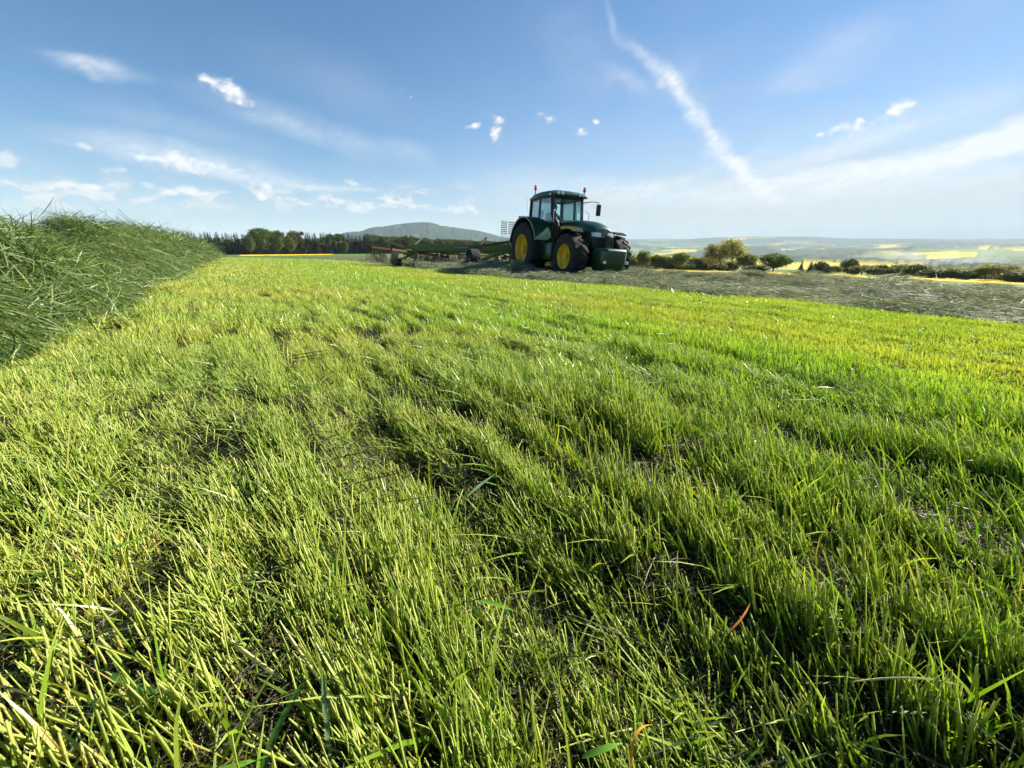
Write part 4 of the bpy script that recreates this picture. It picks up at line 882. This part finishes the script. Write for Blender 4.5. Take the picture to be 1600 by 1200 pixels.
    MB().bar((-2.3, -.35, .25), (-2.4, -.30, .95), .05).build('jack_leg', M_STEEL, K); MB().bar((-1.9, -.6, .42), (-3.4, -1.4, .42), .07).build('lower_bar', M_GREY, K)
M_STEEL2 = simple('tine_steel', (.10, .09, .08), .55, .5, .4, .3, 10)
build_rake()

# ---------------------------------------------------------------- trees
M_BARK = simple('bark', (.075, .06, .045), .9, 0, .2, .35, 3, bump=.5, bscale=15)
F_SPRUCE = foliage('spruce_needles', [(0, (.012, .022, .010)), (.5, (.022, .036, .016)), (1, (.042, .055, .024))], .12, .6, .15)
F_BUD = foliage('budding_leaves', [(0, (.16, .185, .045)), (.5, (.25, .27, .075)), (1, (.34, .35, .12))], .5, .5, .2)
F_LIGHT = foliage('spring_leaves', [(0, (.09, .13, .03)), (.5, (.15, .20, .045)), (1, (.23, .26, .07))], .5, .5, .2)
F_GREEN = foliage('full_leaves', [(0, (.045, .085, .018)), (.5, (.075, .13, .028)), (1, (.12, .18, .05))], .45, .5, .25)
F_SHRUB = foliage('shrub_leaves', [(0, (.036, .062, .018)), (.5, (.065, .098, .028)), (1, (.11, .14, .045))], .25, .55, .2)
F_BARE = foliage('twigs_and_buds', [(0, (.12, .120, .055)), (.5, (.17, .165, .075)), (1, (.23, .22, .10))], .4, .6, .15)

def leaf_cloud(cent, rad, n, size, rng, flat=.6):
    """n small leaf quads round each centre; returns verts, quads, colours"""
    k = len(cent); c = np.repeat(cent, n, 0); m = len(c)
    p = c+rng.normal(0, 1, (m, 3))*np.repeat(rad, n)[:, None]*[.55, .55, .45]
    a = unit(rng.normal(0, 1, (m, 3))); b = unit(np.cross(a, rng.normal(0, 1, (m, 3)))); s = size*rng.uniform(.55, 1.35, (m, 1))
    V = np.stack([p-a*s, p+b*s*flat, p+a*s, p-b*s*flat], 1).reshape(-1, 3); Q = np.arange(m*4).reshape(-1, 4)
    rn = np.clip(np.repeat(rng.uniform(.1, .9, k), n)+rng.normal(0, .16, m), 0, 1); C = np.zeros((m*4, 3)); C[:, 0] = np.repeat(rn, 4); C[:, 1] = .5
    return V, Q, C
def grow(rng, H, Wd, trunk_f, levels, up=.55):
    """limb skeleton: tubes for the wood, tip points for the leaves. H height, Wd crown half width"""
    mb = MB(); tips = []
    def limb(p, d, L, r, lev):
        n = 4; pts = [p]; rr = [r]; q = p.copy(); dd = d.copy()
        for k in range(n):
            dd = (dd+Vector(rng.normal(0, .13, 3))+Vector((0, 0, .06*(lev > 0)))).normalized(); q = q+dd*L/n; pts.append(q.copy()); rr.append(r*(1-.62*(k+1)/n))
        mb.tube(pts, rr, 6 if lev < 2 else 4, False)
        if lev >= levels: tips.append((q.copy(), L)); tips.append((pts[2].copy(), L)); return
        m = int(rng.integers(3, 6)) if lev else int(rng.integers(6, 9))
        for k in range(m):
            t = rng.uniform(.35, 1) if lev else rng.uniform(trunk_f, 1.0); j = min(n-1, int(t*n)); b = pts[j].lerp(pts[j+1], t*n-j)
            az = rng.uniform(0, 6.283); sp = rng.uniform(.55, 1.05)
            side = Vector((math.cos(az), math.sin(az), 0)); nd = (dd*up+side*sp+Vector((0, 0, .25))).normalized()
            limb(b, nd, L*rng.uniform(.45, .68), r*(1-.62*t)*.6, lev+1)
        tips.append((q.copy(), L*.6))
    limb(Vector((0, 0, -.2)), Vector((0, 0, 1)), H*.62, H*.026, 0)
    return mb, tips
def tree_mesh(seed, H, Wd, fol, leaves, size, spread, levels=3, trunk_f=.35, fill=.8, low=.16):
    rng = np.random.default_rng(seed); mb, tips = grow(rng, H, Wd, trunk_f, levels); c = np.array([t[0][:] for t in tips])
    # fit the skeleton to the wanted height and half width
    sx = Wd*.86/np.percentile(np.hypot(c[:, 0], c[:, 1]), 96); sz = H*.95/c[:, 2].max(); c = c*[sx, sx, sz]
    # fill the body of the crown as well as the twig ends
    k = int(len(c)*fill); u = unit(rng.normal(0, 1, (k, 3)))*rng.uniform(.45, 1, (k, 1))**.5*.93; z0 = H*low; lump = .70+.55*vnoise(np.arctan2(u[:, 1], u[:, 0])*1.6+seed, u[:, 2]*2.2, seed)
    ex = np.stack([u[:, 0]*Wd*lump*.92, u[:, 1]*Wd*lump*.92, z0+(H-z0)*(.5+.5*u[:, 2]*np.clip(lump, .8, 1.02))], 1); c = np.vstack([c, ex])
    mb.v = [(x*(1+(sx-1)*min(1, z/(H*.25)) if z > 0 else x*1), y*(1+(sx-1)*min(1, z/(H*.25)) if z > 0 else y*1), z*sz) for x, y, z in mb.v]
    V, Q, C = leaf_cloud(c, np.full(len(c), spread), leaves, size, rng); V[:, 2] = np.maximum(V[:, 2], .1)
    tm = mb.mesh('trunk', 0, 60); tm.materials.append(M_BARK); cm = np_mesh('crown', V, Q, None, C); cm.materials.append(fol); return tm, cm
def spruce_mesh(seed, H, Wd, taper=1.0, bare=.08):
    rng = np.random.default_rng(seed); V = []; Q = []; C = []; z = H*bare; n = 0
    while z < H*.985:
        f = (z/H-bare)/(1-bare); rad = Wd*(1-f)**taper*(.85+.3*rng.uniform())+.12; nb = int(6+6*(1-f)); col = rng.uniform(.1, .9)
        for k in range(nb):
            a = rng.uniform(0, 6.283); r = rad*rng.uniform(.7, 1.12); dx, dy = math.cos(a), math.sin(a); w = r*.30+.10; dz = -r*rng.uniform(.12, .40)
            for m in range(3):
                t0, t1 = m/3, (m+1)/3; w0 = w*(1-t0*.7); w1 = w*(1-t1*.85); zz = z+dz*t0**.8; z1 = z+dz*t1**.8+rng.normal(0, .06)
                p = [(dx*r*t0-dy*w0, dy*r*t0+dx*w0, zz-.10*w0), (dx*r*t0+dy*w0, dy*r*t0-dx*w0, zz-.25*w0), (dx*r*t1+dy*w1, dy*r*t1-dx*w1, z1-.25*w1), (dx*r*t1-dy*w1, dy*r*t1+dx*w1, z1-.1*w1)]
                V += p; Q.append((n, n+1, n+2, n+3)); n += 4; C += [(np.clip(col+rng.normal(0, .15), 0, 1), .5, 0)]*4
        z += H*.033*(1-.35*f)*rng.uniform(.8, 1.2)
    tm = MB().tube([(0, 0, -.3), (0, 0, H*.5), (0, 0, H)], [H*.014+.05, H*.009+.03, .02], 6).mesh('trunk', 0, 60); tm.materials.append(M_BARK)
    cm = np_mesh('crown', np.array(V), np.array(Q), None, np.array(C)); cm.materials.append(F_SPRUCE); return tm, cm
def put_tree(name, meshes, x, y, sc, label, cat='tree', group=None, rz=0, z=None):
    z = float(ground_macro(np.array([x]), np.array([y]))[0]) if z is None else z
    r = empty(name, (x, y, z), rz); r.scale = sc; tag(r, label, cat, group); link('trunk', meshes[0], None, r); link('crown', meshes[1], None, r); return r

rng = np.random.default_rng(5)
KIND = {'bud': [tree_mesh(s, 10, 4.2, F_BUD, 17, .18, .75, fill=.45) for s in (1, 2)], 'light': [tree_mesh(s, 10, 3.4, F_LIGHT, 30, .22, .9) for s in (3, 4)],
        'green': [tree_mesh(s, 10, 4.4, F_GREEN, 32, .24, .95, trunk_f=.15) for s in (5, 6)], 'bare': [tree_mesh(s, 10, 4.2, F_BARE, 14, .16, .8) for s in (7, 8)],
        'shrub': [tree_mesh(s, 4, 2.6, F_SHRUB, 30, .20, .75, 3, .0) for s in (9, 10)], 'con': [spruce_mesh(s, 10, 3.0, .8, .05) for s in (11, 12)]}
BASEH = {'bud': (10, 4.2), 'light': (10, 3.4), 'green': (10, 4.4), 'bare': (10, 4.2), 'shrub': (4, 2.6), 'con': (10, 3.0)}
# azimuth, tangent of the top's elevation, half width in degrees, kind, metres away, label
ROW = [(16.4,-0.0155,.95,'bud',150,'hazy budding tree just right of the tractor, first of the field-edge row'),(17.8,-0.0098,.95,'light',140,'upright pale green tree beside the tractor front, second of the row'),
 (19.46,-0.018,.85,'green',138,'small round green tree, left one of two alike in the row'),(20.5,-0.0206,.85,'green',136,'small round green tree, right one of two alike in the row'),(22.3,-0.0122,1.0,'light',138,'pale green tree standing between small green trees and the dark hedge bush'),
 (23.8,-0.042,1.1,'shrub',128,'dark rounded bush left of the two big budding trees'),(24.3,-0.0201,.9,'bud',160,'faint budding tree behind the dark rounded bush'),(25.7,0.0066,1.15,'bare',136,'tall thin nearly leafless tree left of the big budding pair'),
 (27.2,0.0165,1.8,'bud',134,'largest spreading budding tree, left one of the big pair'),(28.5,0.0138,1.7,'bud',135,'broad yellowish budding tree, right one of the big pair'),(29.9,-0.014,1.15,'light',132,'low yellow green tree leaning out right of the big pair'),
 (30.8,-0.047,1.3,'shrub',124,'flat dark bush at the foot of the low yellow green tree'),(32.7,-0.0136,1.75,'green',134,'lone round green tree between big budding pair and conifers'),(35.4,-0.0264,.62,'con',128,'small dark conifer, left one of the close pair'),
 (36.25,-0.0274,.78,'con',127,'dark conifer, slightly wider right one of the close pair'),(38.0,-0.0445,.5,'shrub',126,'tiny dark bush right of the conifer pair'),(38.5,-0.0348,.68,'light',130,'little yellowish tree standing behind the tiny bush'),
 (40.2,-0.0455,.5,'shrub',125,'tiny round bush left of the bare rounded tree'),(40.8,-0.0314,1.25,'bare',130,'bare rounded tree with open twigs on the yellow strip'),(42.0,-0.0409,.9,'shrub',125,'dark oval bush right of the bare rounded tree'),
 (43.1,-0.0424,.6,'shrub',124,'narrow dark bush between two larger ones on the yellow strip'),(44.9,-0.0336,1.5,'bare',150,'brownish leafless tree at the start of the right hand wood'),(46.2,-0.0401,1.0,'shrub',124,'broad dark bush before the brownish leafless trees'),
 (47.4,-0.0444,.7,'shrub',122,'small round bush near the right edge, left of two'),(48.4,-0.0456,.65,'shrub',121,'small round bush near the right edge, right of two'),(48.95,-0.0331,.75,'bare',124,'dark slim leafless tree near the right edge'),
 (49.6,-0.0249,1.1,'bud',124,'tall budding tree left of the big brown tree at the right edge'),(50.5,-0.0245,1.9,'bare',126,'big rounded brown tree by the right edge'),(51.3,-0.042,.85,'shrub',118,'bushy dark shrub under the big brown tree'),(51.75,-0.036,.8,'con',118,'dark conifer cut by the right edge of the picture')]
for i, (az, te, hw, kd, dist, lab) in enumerate(ROW):
    x, y = dist*math.sin(R(az)), dist*math.cos(R(az)); gz = float(ground_macro(np.array([x]), np.array([y]))[0]); H = CAM_H+te*dist-gz; H = max(H, 1.6)
    h0, w0 = BASEH[kd]; sw = dist*math.tan(R(hw))/w0
    put_tree({'shrub': 'field_bush', 'con': 'conifer'}.get(kd, 'field_tree'), KIND[kd][i % 2], x, y, (sw, sw, H/h0), lab, 'bush' if kd == 'shrub' else 'tree', 'trees and bushes along the far field edge', rng.uniform(0, 6.28))
for i in range(18):
    az = (15.6+i*1.0 if i < 14 else 37.0+(i-14)*2.6)+rng.uniform(-.3, .3); d = rng.uniform(138, 150); x, y = d*math.sin(R(az)), d*math.cos(R(az)); sw = rng.uniform(.7, 1.25)
    put_tree('hedge_bush', KIND['shrub'][i % 2], x, y, (sw, sw, rng.uniform(.5, 1.0)), 'low green hedge bush filling a gap between the field edge trees', 'bush', 'low hedge along the far field edge', rng.uniform(0, 6.28))
# soft grey wood behind the right end of the row
for i in range(26):
    az = rng.uniform(43.5, 54) if i < 18 else rng.uniform(15, 25); d = rng.uniform(175, 215); x, y = d*math.sin(R(az)), d*math.cos(R(az)); te = rng.uniform(-.037, -.029) if i < 18 else rng.uniform(-.026, -.018)
    gz = float(ground_macro(np.array([x]), np.array([y]))[0]); H = CAM_H+te*d-gz; kd = ('bare', 'bud', 'bare', 'light')[i % 4]
    put_tree('copse_tree', KIND[kd][i % 2], x, y, (.9, .9, H/10), 'hazy tree in the copse behind the right hand bushes' if i < 18 else 'hazy olive tree in the thin copse behind the tractor bonnet', 'tree', 'copse behind the right hand bushes' if i < 18 else 'copse behind the tractor bonnet', rng.uniform(0, 6.28))

# the wood along the left horizon
SPR = [spruce_mesh(s, 20, w, t, .02) for s, w, t in ((21, 3.0, .62), (22, 2.6, .6), (23, 3.2, .7), (24, 2.6, .5), (25, 2.8, .75))]
F_WOOD = foliage('wood_leaves', [(0, (.045, .050, .022)), (.5, (.075, .078, .034)), (1, (.115, .11, .05))], .35, .55, .15)
DEC = [tree_mesh(31, 16, 5.2, F_GREEN, 26, .42, 1.3, 3, .2), tree_mesh(32, 16, 4.6, F_GREEN, 18, .38, 1.1, 3, .2), tree_mesh(33, 16, 4.4, F_WOOD, 18, .36, 1.1, 3, .2), tree_mesh(34, 16, 4.2, F_WOOD, 16, .32, 1.0, 3, .2)]
def wood_top(az): return np.interp(az, [-58, -45, -42.4, -37.4, -32.7, -27, -20, -17, -8.75, -3.5, 4], [.033, .032, .0310, .0275, .0250, .0300, .0265, .0230, .0160, .0125, .008])
for row, (d0, nn) in enumerate(((250, 66), (258, 68), (268, 68), (282, 68))):
    for k in range(nn):
        az = -56+(58.0/nn)*(k+rng.uniform(-.4, .4)); d = d0+rng.uniform(-4, 4)
        if az > -30: d += 18*min(1, (az+30)/20)
        x, y = d*math.sin(R(az)), d*math.cos(R(az)); gz = float(ground_macro(np.array([x]), np.array([y]))[0]); te = float(wood_top(az))*rng.uniform(.90, 1.07)
        con = az < -31 or (rng.uniform() < (.80 if az < -16 else .30)); H = CAM_H+te*d-gz; s = rng.uniform(.85, 1.15)
        if con: put_tree('spruce', SPR[int(rng.integers(5))], x, y, (s, s, H/20), 'dark spruce in the dense wood along the left horizon', 'tree', 'spruces of the wood on the left horizon', rng.uniform(0, 6.28))
        else:
            t = int(rng.choice([1, 2, 3, 3, 2, 3, 2])); put_tree('wood_tree', DEC[t], x, y, (s*.85, s*.85, H/16), ('', 'pale green tree at the wood edge behind the rake', 'olive budding tree at the wood edge behind the rake', 'brownish tree at the wood edge behind the rake')[t], 'tree', 'broadleaved trees of the wood behind the rake', rng.uniform(0, 6.28))
for (az, te, hw, d, k, lab) in ((-31.2, .036, 1.1, 238, 0, 'round full green tree bulging out of the dark spruce wood'), (-29.6, .031, .9, 240, 0, 'second green broadleaf tree right of the bulging round one'), (-28.2, .022, .7, 228, 1, 'pale green sapling before the spruces beside the yellow field'), (-22.0, .012, .5, 230, 1, 'small light green tree before the brown trunks of the wood'), (-32.3, .022, .6, 232, 1, 'light green bush tree left of the bulging round tree')):
    x, y = d*math.sin(R(az)), d*math.cos(R(az)); gz = float(ground_macro(np.array([x]), np.array([y]))[0]); H = CAM_H+te*d-gz; w = d*math.tan(R(hw))/5.0
    put_tree('edge_tree', DEC[k], x, y, (w, w, H/16), lab, 'tree', 'green trees at the wood edge', rng.uniform(0, 6.28))

# dense undergrowth and young trees that close the wood's edge, one mass
def build_undergrowth():
    rng = np.random.default_rng(88); n = 900; az = rng.uniform(-57, 2, n); d = rng.uniform(252, 285, n)+18*np.clip((az+30)/20, 0, 1); x = d*np.sin(np.radians(az)); y = d*np.cos(np.radians(az))
    gz = ground_macro(x, y); top = CAM_H+wood_top(az)*d-gz; h = top*rng.uniform(.05, .62, n); V, Q, C = leaf_cloud(np.stack([x, y, gz+h], 1), np.full(n, 1.9), 26, .75, rng); C[:, 0] *= .55
    m = link('wood_undergrowth', np_mesh('wood_undergrowth', V, Q, None, C), F_SHRUB); tag(m, 'dark undergrowth filling the wood along the left horizon', 'undergrowth', kind='stuff')
build_undergrowth()
def build_smoke():
    rng = np.random.default_rng(4); mb = MB()
    for (az, d, te, rx, rz) in ((44.0,1500,-.0175,34,9),(45.3,1520,-.0215,26,8),(46.3,1500,-.0245,22,7),(46.8,1560,-.0185,17,12),(47.6,1500,-.0250,20,6),(48.4,1540,-.0220,24,7),(49.0,1500,-.0165,13,15),(49.4,1580,-.0255,20,6),(43.0,1540,-.0150,30,7),(50.0,1520,-.0210,14,9)):
        cx, cy, cz = d*math.sin(R(az)), d*math.cos(R(az)), CAM_H+te*d; vs = []; fs = []; ns, nt_ = 14, 9
        for i in range(nt_+1):
            ph = math.pi*i/nt_
            for j in range(ns): th = 2*math.pi*j/ns; k = 1+.25*math.sin(3*th+az)+.15*math.sin(5*ph+2*az); vs.append((cx+rx*k*math.sin(ph)*math.cos(th), cy+rx*k*math.sin(ph)*math.sin(th), cz+rz*math.cos(ph)*k+.22*rx*math.sin(ph)*math.cos(th)))
        fs = [(i*ns+j, i*ns+(j+1) % ns, (i+1)*ns+(j+1) % ns, (i+1)*ns+j) for i in range(nt_) for j in range(ns)]; mb.add(vs, fs)
    m, nt, N, L, o = nodes('smoke'); v = N.new('ShaderNodeVolumePrincipled'); v.inputs['Color'].default_value = (.93, .95, 1, 1); v.inputs['Density'].default_value = .006; L.new(v.outputs[0], o.inputs['Volume'])
    me = mb.mesh('smoke'); bm = bmesh.new(); bm.from_mesh(me); bmesh.ops.remove_doubles(bm, verts=bm.verts, dist=.01); bmesh.ops.recalc_face_normals(bm, faces=bm.faces); bm.to_mesh(me); bm.free()
    tag(link('smoke', me, m), 'thin white smoke drifting over the wooded valley at right', 'smoke', kind='stuff')
build_smoke()
